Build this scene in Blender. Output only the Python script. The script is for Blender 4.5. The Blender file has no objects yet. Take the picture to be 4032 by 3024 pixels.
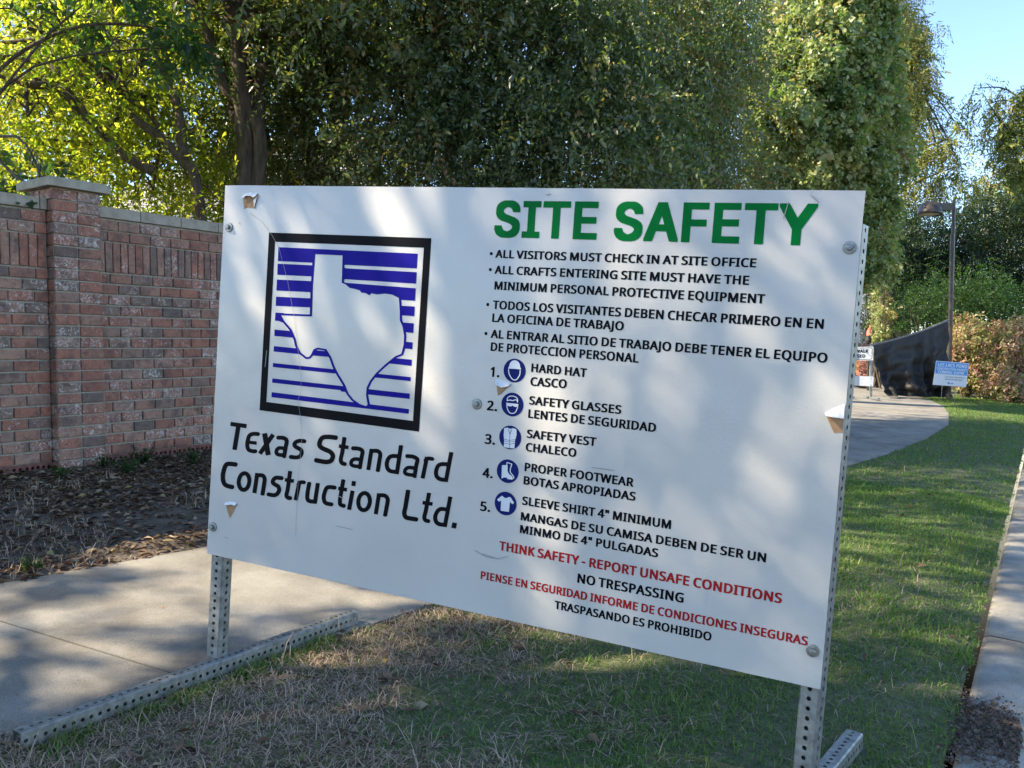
import bpy, math, random, json
import numpy as np
from mathutils import Vector, Matrix
random.seed(7); rng = np.random.default_rng(11)
SC = bpy.context.scene
COL = SC.collection
R = math.radians

# ------------------------------------------------------------------ camera, world, sun, exposure
EYE = np.array([0.0, 0.0, 1.40])
FPX = 3261.0
PITCH = math.atan(152 / FPX)
cam = bpy.data.cameras.new('camera'); co = bpy.data.objects.new('camera', cam); COL.objects.link(co)
cam.sensor_width = 36.0; cam.lens = FPX / 4032 * 36; cam.clip_start = 0.05; cam.clip_end = 2000
co.location = EYE; co.rotation_euler = (R(90) - PITCH, 0, 0)
cam.dof.use_dof = True; cam.dof.focus_distance = 2.6; cam.dof.aperture_fstop = 16
SC.camera = co
SUN_AZ, SUN_EL = R(-94), R(40)                      # azimuth from +Y towards +X
sdir = Vector((math.sin(SUN_AZ) * math.cos(SUN_EL), math.cos(SUN_AZ) * math.cos(SUN_EL), math.sin(SUN_EL)))
w = bpy.data.worlds.new('World'); SC.world = w; w.use_nodes = True
nt = w.node_tree; bg = nt.nodes['Background']
sky = nt.nodes.new('ShaderNodeTexSky'); sky.sky_type = 'NISHITA'; sky.sun_disc = False
sky.sun_elevation = SUN_EL; sky.sun_rotation = SUN_AZ; sky.air_density = 0.85; sky.dust_density = 0.1; sky.ozone_density = 2.6
nt.links.new(sky.outputs[0], bg.inputs[0]); bg.inputs[1].default_value = 0.15
sl = bpy.data.lights.new('sun', 'SUN'); sl.energy = 5.0; sl.angle = R(0.53); sl.color = (1.0, 0.86, 0.64)
so = bpy.data.objects.new('sun', sl); COL.objects.link(so); so.rotation_euler = sdir.to_track_quat('Z', 'Y').to_euler()
so.location = (-20, 5, 30)
vs = SC.view_settings; vs.view_transform = 'Standard'; vs.look = 'None'; vs.exposure = 1.52; vs.gamma = 1; vs.use_curve_mapping = False
cy = SC.cycles
cy.use_denoising = True
try: cy.denoiser = 'OPENIMAGEDENOISE'
except Exception: pass
cy.max_bounces = 8; cy.diffuse_bounces = 4; cy.transmission_bounces = 4; cy.transparent_max_bounces = 4
cy.sample_clamp_indirect = 6.0; cy.caustics_reflective = False; cy.caustics_refractive = False

# ------------------------------------------------------------------ helpers
FW = np.array([0, math.cos(PITCH), -math.sin(PITCH)]); UP = np.array([0, math.sin(PITCH), math.cos(PITCH)]); RT = np.array([1.0, 0, 0])
KA = R(33.0); K0 = 0.05
def TT(x, y): return -x * math.cos(KA) + y * math.sin(KA) + K0          # distance from the kerb line towards the wall
def SS(x, y): return x * math.sin(KA) + y * math.cos(KA)           # distance along the kerb
def XY(s, t): return (s * math.sin(KA) - (t - K0) * math.cos(KA), s * math.cos(KA) + (t - K0) * math.sin(KA))
ZT = ([-60, -9.3, -9.2, 0.0, 0.259, 0.507, 2.323, 5.63, 9, 20, 40, 200], [0.3, 0.15, 0.0, 0.0, 0.15, 0.195, 0.290, 0.557, 0.65, 0.8, 1.0, 1.6])
def GZ(x, y):
    s = SS(np.asarray(x, float), np.asarray(y, float))
    return np.interp(TT(np.asarray(x, float), np.asarray(y, float)), ZT[0], ZT[1])
def at(xd, yd, depth):
    """world point seen at 2212-wide photograph position (xd, yd) at the given distance ahead"""
    x, y = xd * 1.8228, yd * 1.8228
    d = FW * FPX + RT * (x - 2016) - UP * (y - 1512)
    return EYE + d * (depth / d[1])
def onground(xd, yd):
    x, y = xd * 1.8228, yd * 1.8228
    d = FW * FPX + RT * (x - 2016) - UP * (y - 1512); d = d / d[1]
    L = np.arange(0.5, 90, 0.01); P = EYE + d * L[:, None]
    return P[np.argmax(P[:, 2] < GZ(P[:, 0], P[:, 1]))]

def nodes_of(m): return m.node_tree.nodes, m.node_tree.links
def ramp(N, stops):
    r = N.new('ShaderNodeValToRGB'); el = r.color_ramp.elements
    el[0].position, el[0].color = stops[0][0], (*stops[0][1], 1)
    el[1].position, el[1].color = stops[-1][0], (*stops[-1][1], 1)
    for p, c in stops[1:-1]:
        e = el.new(p); e.color = (*c, 1)
    return r
def noise(N, L, scale, detail=4, rough=0.55, vec=None, dist=0.0):
    n = N.new('ShaderNodeTexNoise'); n.inputs['Scale'].default_value = scale; n.inputs['Detail'].default_value = detail
    n.inputs['Roughness'].default_value = rough; n.inputs['Distortion'].default_value = dist
    if vec is not None: L.new(vec, n.inputs['Vector'])
    return n
def mat(name, stops, scale=20, rough=0.7, metal=0.0, bump=0.0, bscale=None, detail=5, coat=0.0, spec=None, coord='Object', bdist=0.002, stretch=None):
    m = bpy.data.materials.new(name); m.use_nodes = True; N, L = nodes_of(m); b = N['Principled BSDF']
    tc = N.new('ShaderNodeTexCoord'); v = tc.outputs[coord]
    if stretch:
        mp = N.new('ShaderNodeMapping'); mp.inputs['Scale'].default_value = stretch; L.new(v, mp.inputs['Vector']); v = mp.outputs[0]
    n = noise(N, L, scale, detail, vec=v)
    r = ramp(N, stops); L.new(n.outputs[0], r.inputs[0]); L.new(r.outputs[0], b.inputs['Base Color'])
    b.inputs['Roughness'].default_value = rough; b.inputs['Metallic'].default_value = metal
    if coat: b.inputs['Coat Weight'].default_value = coat
    if spec is not None: b.inputs['Specular IOR Level'].default_value = spec
    if bump:
        n2 = noise(N, L, bscale or scale * 3, 4, vec=v); bp = N.new('ShaderNodeBump'); bp.inputs['Strength'].default_value = bump
        bp.inputs['Distance'].default_value = bdist; L.new(n2.outputs[0], bp.inputs['Height']); L.new(bp.outputs[0], b.inputs['Normal'])
    return m
def flat(name, c, rough=0.5, **k): return mat(name, [(0.3, tuple(v * 0.93 for v in c)), (0.7, tuple(min(1, v * 1.05) for v in c))], 30, rough, **k)

def tag(o, label=None, cat=None, group=None, kind=None):
    if label: o['label'] = label
    if cat: o['category'] = cat
    if group: o['group'] = group
    if kind: o['kind'] = kind
    return o
def empty(name, loc=(0, 0, 0), rot=None):
    o = bpy.data.objects.new(name, None); o.empty_display_size = 0.1; COL.objects.link(o); o.location = loc
    if rot is not None: o.rotation_euler = rot
    return o
def obj(name, me, m=None, parent=None):
    o = bpy.data.objects.new(name, me); COL.objects.link(o)
    if m is not None and not len(me.materials): me.materials.append(m)
    if parent is not None:
        o.parent = parent
        if parent.type == 'EMPTY' and parent.parent is None: o.matrix_parent_inverse = Matrix.Translation(-parent.location)
    return o
def mesh(name, V, F, smooth=False):
    me = bpy.data.meshes.new(name); me.from_pydata([tuple(map(float, v)) for v in V], [], F); me.update()
    if smooth: me.polygons.foreach_set('use_smooth', [True] * len(me.polygons))
    return me
def fastmesh(name, V, loops, sizes, attr=None):
    """V (n,3) float array, loops flat index array, sizes per polygon"""
    me = bpy.data.meshes.new(name); V = np.ascontiguousarray(V, np.float32)
    me.vertices.add(len(V)); me.vertices.foreach_set('co', V.ravel())
    loops = np.ascontiguousarray(loops, np.int32).ravel(); me.loops.add(len(loops)); me.loops.foreach_set('vertex_index', loops)
    sizes = np.asarray(sizes, np.int32); st = np.concatenate([[0], np.cumsum(sizes)[:-1]]).astype(np.int32)
    me.polygons.add(len(sizes)); me.polygons.foreach_set('loop_start', st); me.polygons.foreach_set('loop_total', sizes)
    if attr is not None:
        a = me.attributes.new('rnd', 'FLOAT', 'POINT'); a.data.foreach_set('value', np.ascontiguousarray(attr, np.float32))
    me.update(calc_edges=True)
    return me
class MB:
    def __init__(s): s.V = []; s.F = []
    def add(s, V, F):
        k = len(s.V); s.V += [tuple(v) for v in V]; s.F += [tuple(i + k for i in f) for f in F]
    def box(s, x0, x1, y0, y1, z0, z1, M=None):
        V = [(x, y, z) for x in (x0, x1) for y in (y0, y1) for z in (z0, z1)]
        if M is not None: V = [M @ Vector(v) for v in V]
        s.add(V, [(0, 1, 3, 2), (4, 6, 7, 5), (0, 4, 5, 1), (2, 3, 7, 6), (0, 2, 6, 4), (1, 5, 7, 3)])
    def tube(s, pts, radii, n=8, cap=True):
        pts = [Vector(p) for p in pts]; k = len(s.V); prev = None
        for i, p in enumerate(pts):
            d = (pts[min(i + 1, len(pts) - 1)] - pts[max(i - 1, 0)]).normalized()
            a = (prev - d * prev.dot(d)) if prev is not None else d.orthogonal()
            if a.length < 1e-6: a = d.orthogonal()
            a.normalize(); prev = a; b = d.cross(a); r = radii[i] if hasattr(radii, '__len__') else radii
            for j in range(n):
                t = 2 * math.pi * j / n; s.V.append(tuple(p + (a * math.cos(t) + b * math.sin(t)) * r))
        for i in range(len(pts) - 1):
            for j in range(n):
                s.F.append((k + i * n + j, k + i * n + (j + 1) % n, k + (i + 1) * n + (j + 1) % n, k + (i + 1) * n + j))
        if cap:
            s.F.append(tuple(k + j for j in range(n))[::-1]); s.F.append(tuple(k + (len(pts) - 1) * n + j for j in range(n)))
    def lathe(s, prof, n=24, M=None):
        k = len(s.V)
        for r, z in prof:
            for j in range(n):
                t = 2 * math.pi * j / n; v = Vector((r * math.cos(t), r * math.sin(t), z)); s.V.append(tuple(M @ v if M is not None else v))
        for i in range(len(prof) - 1):
            for j in range(n): s.F.append((k + i * n + j, k + i * n + (j + 1) % n, k + (i + 1) * n + (j + 1) % n, k + (i + 1) * n + j))
    def build(s, name, m=None, parent=None, smooth=False, local=None):
        V = s.V
        if local is not None: V = [tuple(local @ Vector(v)) for v in V]
        return obj(name, mesh(name, V, s.F, smooth), m, parent)

# ------------------------------------------------------------------ materials
def m_leaf(name, cols, trans, tmix=0.45, rough=0.45, spec=0.35):
    m = bpy.data.materials.new(name); m.use_nodes = True; N, L = nodes_of(m); b = N['Principled BSDF']; out = N['Material Output']
    a = N.new('ShaderNodeAttribute'); a.attribute_name = 'rnd'
    r = ramp(N, cols); L.new(a.outputs['Fac'], r.inputs[0]); L.new(r.outputs[0], b.inputs['Base Color'])
    b.inputs['Roughness'].default_value = rough; b.inputs['Specular IOR Level'].default_value = spec
    t = N.new('ShaderNodeBsdfTranslucent'); rt = ramp(N, trans); L.new(a.outputs['Fac'], rt.inputs[0]); L.new(rt.outputs[0], t.inputs['Color'])
    mx = N.new('ShaderNodeMixShader'); mx.inputs[0].default_value = tmix
    L.new(b.outputs[0], mx.inputs[1]); L.new(t.outputs[0], mx.inputs[2]); L.new(mx.outputs[0], out.inputs['Surface'])
    return m
def m_brick():
    m = bpy.data.materials.new('tumbled_brick'); m.use_nodes = True; N, L = nodes_of(m); b = N['Principled BSDF']
    oi = N.new('ShaderNodeObjectInfo'); g = N.new('ShaderNodeNewGeometry'); tc = N.new('ShaderNodeTexCoord')
    ad = N.new('ShaderNodeMath'); ad.operation = 'ADD'; L.new(oi.outputs['Random'], ad.inputs[0]); L.new(g.outputs['Random Per Island'], ad.inputs[1])
    fr = N.new('ShaderNodeMath'); fr.operation = 'FRACT'; L.new(ad.outputs[0], fr.inputs[0])
    base = ramp(N, [(0.0, (0.30, 0.13, 0.088)), (0.25, (0.385, 0.165, 0.105)), (0.5, (0.32, 0.155, 0.105)), (0.74, (0.375, 0.215, 0.15)), (0.86, (0.27, 0.17, 0.125)), (1.0, (0.17, 0.125, 0.10))])
    L.new(fr.outputs[0], base.inputs[0])
    v = g.outputs['Position']
    n1 = noise(N, L, 26, 6, 0.65, v, 0.6); r1 = ramp(N, [(0.3, (0.55, 0.5, 0.5)), (0.5, (1, 1, 1)), (0.75, (1.25, 1.1, 1.0))]); L.new(n1.outputs[0], r1.inputs[0])
    mx = N.new('ShaderNodeMix'); mx.data_type = 'RGBA'; mx.blend_type = 'MULTIPLY'; mx.inputs[0].default_value = 1.0
    L.new(base.outputs[0], mx.inputs[6]); L.new(r1.outputs[0], mx.inputs[7])
    # lime wash flecks, their amount different on every brick
    n2 = noise(N, L, 34, 8, 0.72, v, 1.6)
    th = N.new('ShaderNodeMath'); th.operation = 'MULTIPLY_ADD'; L.new(fr.outputs[0], th.inputs[0]); th.inputs[1].default_value = 7.13; th.inputs[2].default_value = 0.2
    f2 = N.new('ShaderNodeMath'); f2.operation = 'FRACT'; L.new(th.outputs[0], f2.inputs[0])
    sc = N.new('ShaderNodeMath'); sc.operation = 'MULTIPLY_ADD'; L.new(f2.outputs[0], sc.inputs[0]); sc.inputs[1].default_value = 0.17; sc.inputs[2].default_value = -0.10
    su = N.new('ShaderNodeMath'); su.operation = 'ADD'; L.new(n2.outputs[0], su.inputs[0]); L.new(sc.outputs[0], su.inputs[1])
    rw = ramp(N, [(0.56, (0, 0, 0)), (0.63, (1, 1, 1))]); L.new(su.outputs[0], rw.inputs[0])
    mw = N.new('ShaderNodeMix'); mw.data_type = 'RGBA'; L.new(rw.outputs[0], mw.inputs[0]); L.new(mx.outputs[2], mw.inputs[6]); mw.inputs[7].default_value = (0.58, 0.50, 0.44, 1)
    n3 = noise(N, L, 9, 5, 0.6, v); rd = ramp(N, [(0.48, (0, 0, 0)), (0.7, (0.8, 0.8, 0.8))]); L.new(n3.outputs[0], rd.inputs[0])
    md = N.new('ShaderNodeMix'); md.data_type = 'RGBA'; L.new(rd.outputs[0], md.inputs[0]); L.new(mw.outputs[2], md.inputs[6]); md.inputs[7].default_value = (0.10, 0.065, 0.055, 1)
    L.new(md.outputs[2], b.inputs['Base Color']); b.inputs['Roughness'].default_value = 0.88
    nb = noise(N, L, 120, 6, 0.7, v); bp = N.new('ShaderNodeBump'); bp.inputs['Strength'].default_value = 0.9; bp.inputs['Distance'].default_value = 0.004
    L.new(nb.outputs[0], bp.inputs['Height']); L.new(bp.outputs[0], b.inputs['Normal'])
    return m
M = {}
M['brick'] = m_brick()
M['mortar'] = mat('mortar', [(0.3, (0.31, 0.28, 0.22)), (0.7, (0.46, 0.42, 0.34))], 40, 0.95, bump=0.8, bscale=150)
M['redbrick'] = mat('cored_brick', [(0.3, (0.15, 0.06, 0.045)), (0.7, (0.25, 0.10, 0.075))], 20, 0.9, bump=0.4, bscale=100)
M['coping'] = mat('cast_stone', [(0.25, (0.26, 0.215, 0.16)), (0.6, (0.40, 0.345, 0.265)), (0.8, (0.47, 0.41, 0.32))], 14, 0.9, bump=0.5, bscale=120)
M['cap'] = mat('pillar_cap_stone', [(0.25, (0.25, 0.21, 0.155)), (0.6, (0.40, 0.35, 0.265))], 12, 0.85, bump=0.4, bscale=120)
M['thatch'] = mat('lawn_thatch', [(0.25, (0.05, 0.045, 0.025)), (0.55, (0.12, 0.105, 0.06)), (0.8, (0.24, 0.19, 0.125))], 30, 0.95, bump=1.0, bscale=90, bdist=0.01, detail=8)
M['thatch_green'] = mat('green_thatch', [(0.25, (0.046, 0.052, 0.024)), (0.55, (0.095, 0.105, 0.048)), (0.8, (0.19, 0.17, 0.095))], 30, 0.95, bump=1.0, bscale=90, bdist=0.01, detail=8)
M['crumb'] = mat('crumbled_soil', [(0.3, (0.10, 0.072, 0.052)), (0.7, (0.19, 0.14, 0.105))], 40, 0.95)
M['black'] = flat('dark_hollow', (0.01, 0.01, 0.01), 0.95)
M['bark'] = mat('bark', [(0.3, (0.035, 0.026, 0.018)), (0.6, (0.10, 0.075, 0.052)), (0.8, (0.17, 0.13, 0.095))], 22, 0.9, bump=1.0, bscale=45, bdist=0.02, stretch=(1, 1, 0.22))
M['soil'] = mat('soil', [(0.2, (0.055, 0.041, 0.029)), (0.5, (0.11, 0.083, 0.060)), (0.8, (0.19, 0.147, 0.105))], 9, 0.95, bump=1.0, bscale=50, bdist=0.015)
M['asphalt'] = mat('asphalt', [(0.3, (0.04, 0.04, 0.04)), (0.7, (0.075, 0.073, 0.07))], 60, 0.9, bump=0.7, bscale=200)
def m_concrete(name, a, b_, c, sc=3.0):
    m = bpy.data.materials.new(name); m.use_nodes = True; N, L = nodes_of(m); b = N['Principled BSDF']; tc = N.new('ShaderNodeTexCoord'); v = tc.outputs['Object']
    n1 = noise(N, L, sc, 6, 0.6, v); r1 = ramp(N, [(0.3, a), (0.55, b_), (0.75, c)]); L.new(n1.outputs[0], r1.inputs[0])
    n2 = noise(N, L, 230, 3, 0.8, v); r2 = ramp(N, [(0.32, (0.50, 0.50, 0.52)), (0.5, (1, 1, 1)), (0.72, (1.2, 1.18, 1.15))]); L.new(n2.outputs[0], r2.inputs[0])
    mx = N.new('ShaderNodeMix'); mx.data_type = 'RGBA'; mx.blend_type = 'MULTIPLY'; mx.inputs[0].default_value = 1.0; L.new(r1.outputs[0], mx.inputs[6]); L.new(r2.outputs[0], mx.inputs[7])
    n3 = noise(N, L, 1.4, 6, 0.65, v, 0.8); r3 = ramp(N, [(0.42, (1.05, 1.05, 1.05)), (0.55, (0.85, 0.83, 0.80)), (0.72, (0.58, 0.54, 0.50))]); L.new(n3.outputs[0], r3.inputs[0])
    m2 = N.new('ShaderNodeMix'); m2.data_type = 'RGBA'; m2.blend_type = 'MULTIPLY'; m2.inputs[0].default_value = 1.0; L.new(mx.outputs[2], m2.inputs[6]); L.new(r3.outputs[0], m2.inputs[7])
    L.new(m2.outputs[2], b.inputs['Base Color']); b.inputs['Roughness'].default_value = 0.9
    bp = N.new('ShaderNodeBump'); bp.inputs['Strength'].default_value = 0.7; bp.inputs['Distance'].default_value = 0.002; L.new(n2.outputs[0], bp.inputs['Height']); L.new(bp.outputs[0], b.inputs['Normal'])
    return m
M['walk'] = m_concrete('sidewalk_concrete', (0.19, 0.175, 0.148), (0.26, 0.242, 0.207), (0.33, 0.31, 0.266))
M['kerb'] = m_concrete('kerb_concrete', (0.22, 0.203, 0.17), (0.31, 0.288, 0.245), (0.38, 0.355, 0.305), 6)
M['galv'] = mat('galvanised_steel', [(0.3, (0.17, 0.175, 0.165)), (0.5, (0.28, 0.285, 0.27)), (0.75, (0.40, 0.405, 0.385))], 40, 0.5, metal=0.55, bump=0.15, bscale=90)
M['board'] = None
def m_board():
    m = bpy.data.materials.new('white_sign_vinyl'); m.use_nodes = True; N, L = nodes_of(m); b = N['Principled BSDF']; tc = N.new('ShaderNodeTexCoord'); v = tc.outputs['Object']
    n1 = noise(N, L, 3.0, 4, 0.6, v); r1 = ramp(N, [(0.3, (0.56, 0.532, 0.488)), (0.7, (0.615, 0.585, 0.537))]); L.new(n1.outputs[0], r1.inputs[0])
    mp = N.new('ShaderNodeMapping'); mp.inputs['Scale'].default_value = (1, 1, 5); L.new(v, mp.inputs[0])
    n4 = noise(N, L, 5.0, 8, 0.75, mp.outputs[0], 0.5); r4 = ramp(N, [(0.66, (1, 1, 1)), (0.76, (0.72, 0.70, 0.66))]); L.new(n4.outputs[0], r4.inputs[0])
    mx = N.new('ShaderNodeMix'); mx.data_type = 'RGBA'; mx.blend_type = 'MULTIPLY'; mx.inputs[0].default_value = 1.0; L.new(r1.outputs[0], mx.inputs[6]); L.new(r4.outputs[0], mx.inputs[7])
    L.new(mx.outputs[2], b.inputs['Base Color']); b.inputs['Roughness'].default_value = 0.22; b.inputs['Specular IOR Level'].default_value = 0.55
    n2 = noise(N, L, 130, 3, 0.6, v); n3 = noise(N, L, 5, 2, 0.5, v)
    bp = N.new('ShaderNodeBump'); bp.inputs['Strength'].default_value = 0.35; bp.inputs['Distance'].default_value = 0.0012; L.new(n2.outputs[0], bp.inputs['Height'])
    b2 = N.new('ShaderNodeBump'); b2.inputs['Strength'].default_value = 0.4; b2.inputs['Distance'].default_value = 0.01; L.new(n3.outputs[0], b2.inputs['Height']); L.new(bp.outputs[0], b2.inputs['Normal'])
    L.new(b2.outputs[0], b.inputs['Normal']); return m
M['board'] = m_board()
M['edge'] = flat('board_core_edge', (0.42, 0.38, 0.33), 0.8)
M['card'] = mat('torn_core_board', [(0.3, (0.30, 0.17, 0.085)), (0.7, (0.46, 0.28, 0.15))], 60, 0.9, bump=0.5)
def ink(name, c): return mat(name, [(0.3, tuple(v * 0.9 for v in c)), (0.7, c)], 14, 0.45, spec=0.06, bump=0.2, bscale=150, bdist=0.001)
M['k'] = ink('black_print', (0.005, 0.005, 0.007)); M['g'] = ink('green_print', (0.0, 0.15, 0.028)); M['r'] = ink('red_print', (0.38, 0.018, 0.02))
M['b'] = ink('blue_print', (0.012, 0.008, 0.24)); M['n'] = ink('navy_print', (0.010, 0.018, 0.13)); M['w'] = ink('white_print', (0.78, 0.78, 0.78))
M['screw'] = mat('zinc_screw', [(0.3, (0.18, 0.19, 0.18)), (0.7, (0.36, 0.37, 0.35))], 90, 0.45, metal=0.7)
M['lamp'] = mat('bronze_paint', [(0.3, (0.045, 0.036, 0.030)), (0.7, (0.075, 0.060, 0.050))], 6, 0.38, metal=0.3)
M['fabric'] = mat('black_shade_cloth', [(0.3, (0.012, 0.0105, 0.009)), (0.7, (0.034, 0.029, 0.025))], 8, 0.62, bump=0.8, bscale=30, bdist=0.01)
M['twig'] = flat('twig', (0.10, 0.07, 0.05), 0.9)

GREEN = [(0.0, (0.022, 0.050, 0.012)), (0.5, (0.045, 0.090, 0.018)), (0.85, (0.075, 0.115, 0.025)), (1.0, (0.13, 0.12, 0.03))]
M['leaf_elm'] = m_leaf('elm_leaf', [(0.0, (0.050, 0.088, 0.042)), (0.5, (0.115, 0.155, 0.085)), (0.86, (0.20, 0.205, 0.105)), (0.97, (0.17, 0.13, 0.05)), (1.0, (0.25, 0.12, 0.06))],
                       [(0.0, (0.14, 0.26, 0.03)), (0.6, (0.30, 0.38, 0.05)), (1.0, (0.5, 0.36, 0.08))], 0.42, 0.38, 0.8)
M['leaf_yellow'] = m_leaf('backlit_leaf', [(0.0, (0.030, 0.070, 0.012)), (0.6, (0.07, 0.12, 0.02)), (1.0, (0.16, 0.15, 0.03))],
                          [(0.0, (0.25, 0.42, 0.02)), (0.6, (0.74, 0.78, 0.05)), (1.0, (0.92, 0.78, 0.08))], 0.6, 0.4, 0.4)
M['leaf_vine'] = m_leaf('vine_leaf', [(0.0, (0.08, 0.15, 0.05)), (0.5, (0.33, 0.39, 0.16)), (0.85, (0.55, 0.52, 0.25)), (1.0, (0.36, 0.22, 0.10))],
                        [(0.0, (0.20, 0.36, 0.05)), (1.0, (0.50, 0.46, 0.10))], 0.42, 0.42, 0.6)
M['leaf_cypress'] = m_leaf('cypress_needle', [(0.0, (0.10, 0.16, 0.04)), (0.55, (0.25, 0.29, 0.075)), (1.0, (0.42, 0.34, 0.10))],
                           [(0.0, (0.20, 0.26, 0.04)), (1.0, (0.45, 0.34, 0.07))], 0.4, 0.5, 0.3)
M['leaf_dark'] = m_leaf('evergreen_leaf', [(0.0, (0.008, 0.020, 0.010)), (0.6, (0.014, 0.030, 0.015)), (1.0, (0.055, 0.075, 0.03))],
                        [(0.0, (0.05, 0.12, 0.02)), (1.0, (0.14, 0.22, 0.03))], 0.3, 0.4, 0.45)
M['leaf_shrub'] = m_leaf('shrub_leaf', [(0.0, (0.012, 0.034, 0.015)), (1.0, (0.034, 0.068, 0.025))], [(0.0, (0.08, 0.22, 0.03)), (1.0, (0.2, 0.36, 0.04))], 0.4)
M['leaf_red'] = m_leaf('bronze_bush_leaf', [(0.0, (0.16, 0.22, 0.06)), (0.4, (0.48, 0.47, 0.20)), (0.62, (0.52, 0.33, 0.23)), (0.85, (0.60, 0.36, 0.29)), (1.0, (0.28, 0.14, 0.11))],
                       [(0.0, (0.22, 0.30, 0.05)), (0.5, (0.5, 0.4, 0.08)), (1.0, (0.5, 0.2, 0.1))], 0.4)
M['grass'] = m_leaf('grass_blade', [(0.0, (0.065, 0.145, 0.030)), (0.55, (0.155, 0.255, 0.060)), (0.8, (0.14, 0.18, 0.05)), (0.9, (0.30, 0.25, 0.13)), (1.0, (0.42, 0.33, 0.20))],
                    [(0.0, (0.14, 0.30, 0.03)), (0.8, (0.30, 0.42, 0.06)), (1.0, (0.45, 0.36, 0.16))], 0.4, 0.5, 0.3)
M['straw'] = m_leaf('dry_grass_blade', [(0.0, (0.26, 0.18, 0.135)), (0.5, (0.48, 0.35, 0.26)), (0.85, (0.66, 0.52, 0.39)), (1.0, (0.15, 0.17, 0.06))],
                    [(0.0, (0.2, 0.13, 0.08)), (1.0, (0.4, 0.32, 0.16))], 0.25, 0.6, 0.25)
M['litter'] = m_leaf('fallen_leaf', [(0.0, (0.055, 0.030, 0.020)), (0.35, (0.13, 0.075, 0.045)), (0.65, (0.24, 0.16, 0.10)), (0.92, (0.36, 0.28, 0.19)), (0.96, (0.42, 0.30, 0.04)), (1.0, (0.16, 0.20, 0.06))],
                     [(0.0, (0.1, 0.05, 0.03)), (1.0, (0.3, 0.2, 0.1))], 0.15, 0.6, 0.3)

# ------------------------------------------------------------------ ground, road, kerb, sidewalk
def grid_axis(lo, hi, mid0, mid1, fine, coarse):
    a = list(np.arange(mid0, mid1, fine)); x = mid1; st = fine
    while x < hi: a.append(x); st = min(st * 1.25, coarse); x += st
    a.append(hi); x = mid0; st = fine; b = []
    while x > lo: st = min(st * 1.25, coarse); x -= st; b.append(max(x, lo))
    return np.array(sorted(set(b + a)))
def sheet(s_ax, t_ax, bump=0.0):
    s, t = np.meshgrid(s_ax, t_ax, indexing='ij'); x, y = XY(s, t)
    z = np.interp(t, ZT[0], ZT[1])
    if bump:
        z = z + bump * (np.sin(x * 5.1 + 1.3 * np.sin(y * 3.7)) * np.sin(y * 4.3 + np.sin(x * 2.9))) * np.clip(1 - np.hypot(x, y) / 40, 0, 1)
    V = np.stack([x, y, z], -1).reshape(-1, 3); n, m = len(s_ax), len(t_ax)
    i = (np.arange(n - 1)[:, None] * m + np.arange(m - 1)[None]).ravel()
    return V, np.stack([i, i + m, i + m + 1, i + 1], 1)
V1, F1 = sheet(grid_axis(-150, 300, -2, 9, 0.06, 12), grid_axis(0.30, 260, 0.32, 7.0, 0.06, 12), 0.008)
V2, F2 = sheet(np.linspace(-150, 300, 40), np.linspace(-150, -9.2, 20))
F = np.vstack([F1, F2 + len(V1)])
g = obj('ground', fastmesh('ground', np.vstack([V1, V2]), F, np.full(len(F), 4)), M['soil']); tag(g, kind='structure')
V, F = sheet(np.linspace(-150, 300, 60), np.array([-9.19, -4, -0.02])); 
tag(obj('road', fastmesh('road', V, F, np.full(len(F), 4)), M['asphalt']), kind='structure')
def kerb_piece(s0, s1):
    prof = [(-0.30, 0.004), (-0.12, 0.012), (-0.02, 0.03), (0.03, 0.085), (0.07, 0.125), (0.12, 0.145), (0.18, 0.150), (0.24, 0.150), (0.262, 0.142), (0.270, 0.05)]
    b = MB(); n = max(2, int((s1 - s0) / 0.25)); k = len(prof)
    for i in range(n + 1):
        s = s0 + (s1 - s0) * i / n
        e = 0.012 if i in (0, n) else 0.0
        for t, z in prof:
            x, y = XY(s, t); b.V.append((x, y, z - e + 0.0015 * math.sin(s * 9 + t * 31)))
    for i in range(n):
        for j in range(k - 1): b.F.append((i * k + j, i * k + j + 1, (i + 1) * k + j + 1, (i + 1) * k + j))
    b.F.append(tuple(range(k))); b.F.append(tuple(n * k + j for j in range(k))[::-1])
    return b
kj = SS(*onground(2135, 1372)[:2])
kerb = empty('kerb', (0, 0, 0)); tag(kerb, kind='structure')
for i in range(-2, 9):
    kerb_piece(kj + i * 3.0 + 0.006, kj + (i + 1) * 3.0 - 0.006).build('kerb_stone', M['kerb'], kerb, smooth=True)
kerb_piece(kj + 27.0, kj + 90).build('kerb_stone', M['kerb'], kerb, smooth=True)

NEAR = np.array([(-4.02, -0.79), (-1.42, 2.25), (-0.589, 3.196), (-0.419, 3.402), (3.11, 7.70), (4.01, 8.77), (5.12, 10.2), (6.37, 12.04), (7.35, 13.9), (8.0, 15.3), (8.45, 16.6), (8.9, 18.5), (10.5, 24), (13, 32)])
WID = np.array([1.30, 1.30, 1.28, 1.28, 1.5, 1.6, 1.8, 2.0, 2.3, 2.6, 2.8, 3.0, 3.0, 3.0])
q = np.concatenate([[0], np.cumsum(np.hypot(*np.diff(NEAR, axis=0).T))])
dd = np.gradient(NEAR, axis=0); dd /= np.hypot(*dd.T)[:, None]
FAR = NEAR + np.stack([-dd[:, 1], dd[:, 0]], 1) * WID[:, None]
def P2(A, s): return np.array([np.interp(s, q, A[:, 0]), np.interp(s, q, A[:, 1])])
q0 = float(np.interp(-1.05, NEAR[:, 0], q))          # a joint meets the near edge here
walk = empty('sidewalk', (0, 0, 0)); tag(walk, kind='structure')
SKEW = -0.42; JL = 1.18
k = -3
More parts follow.
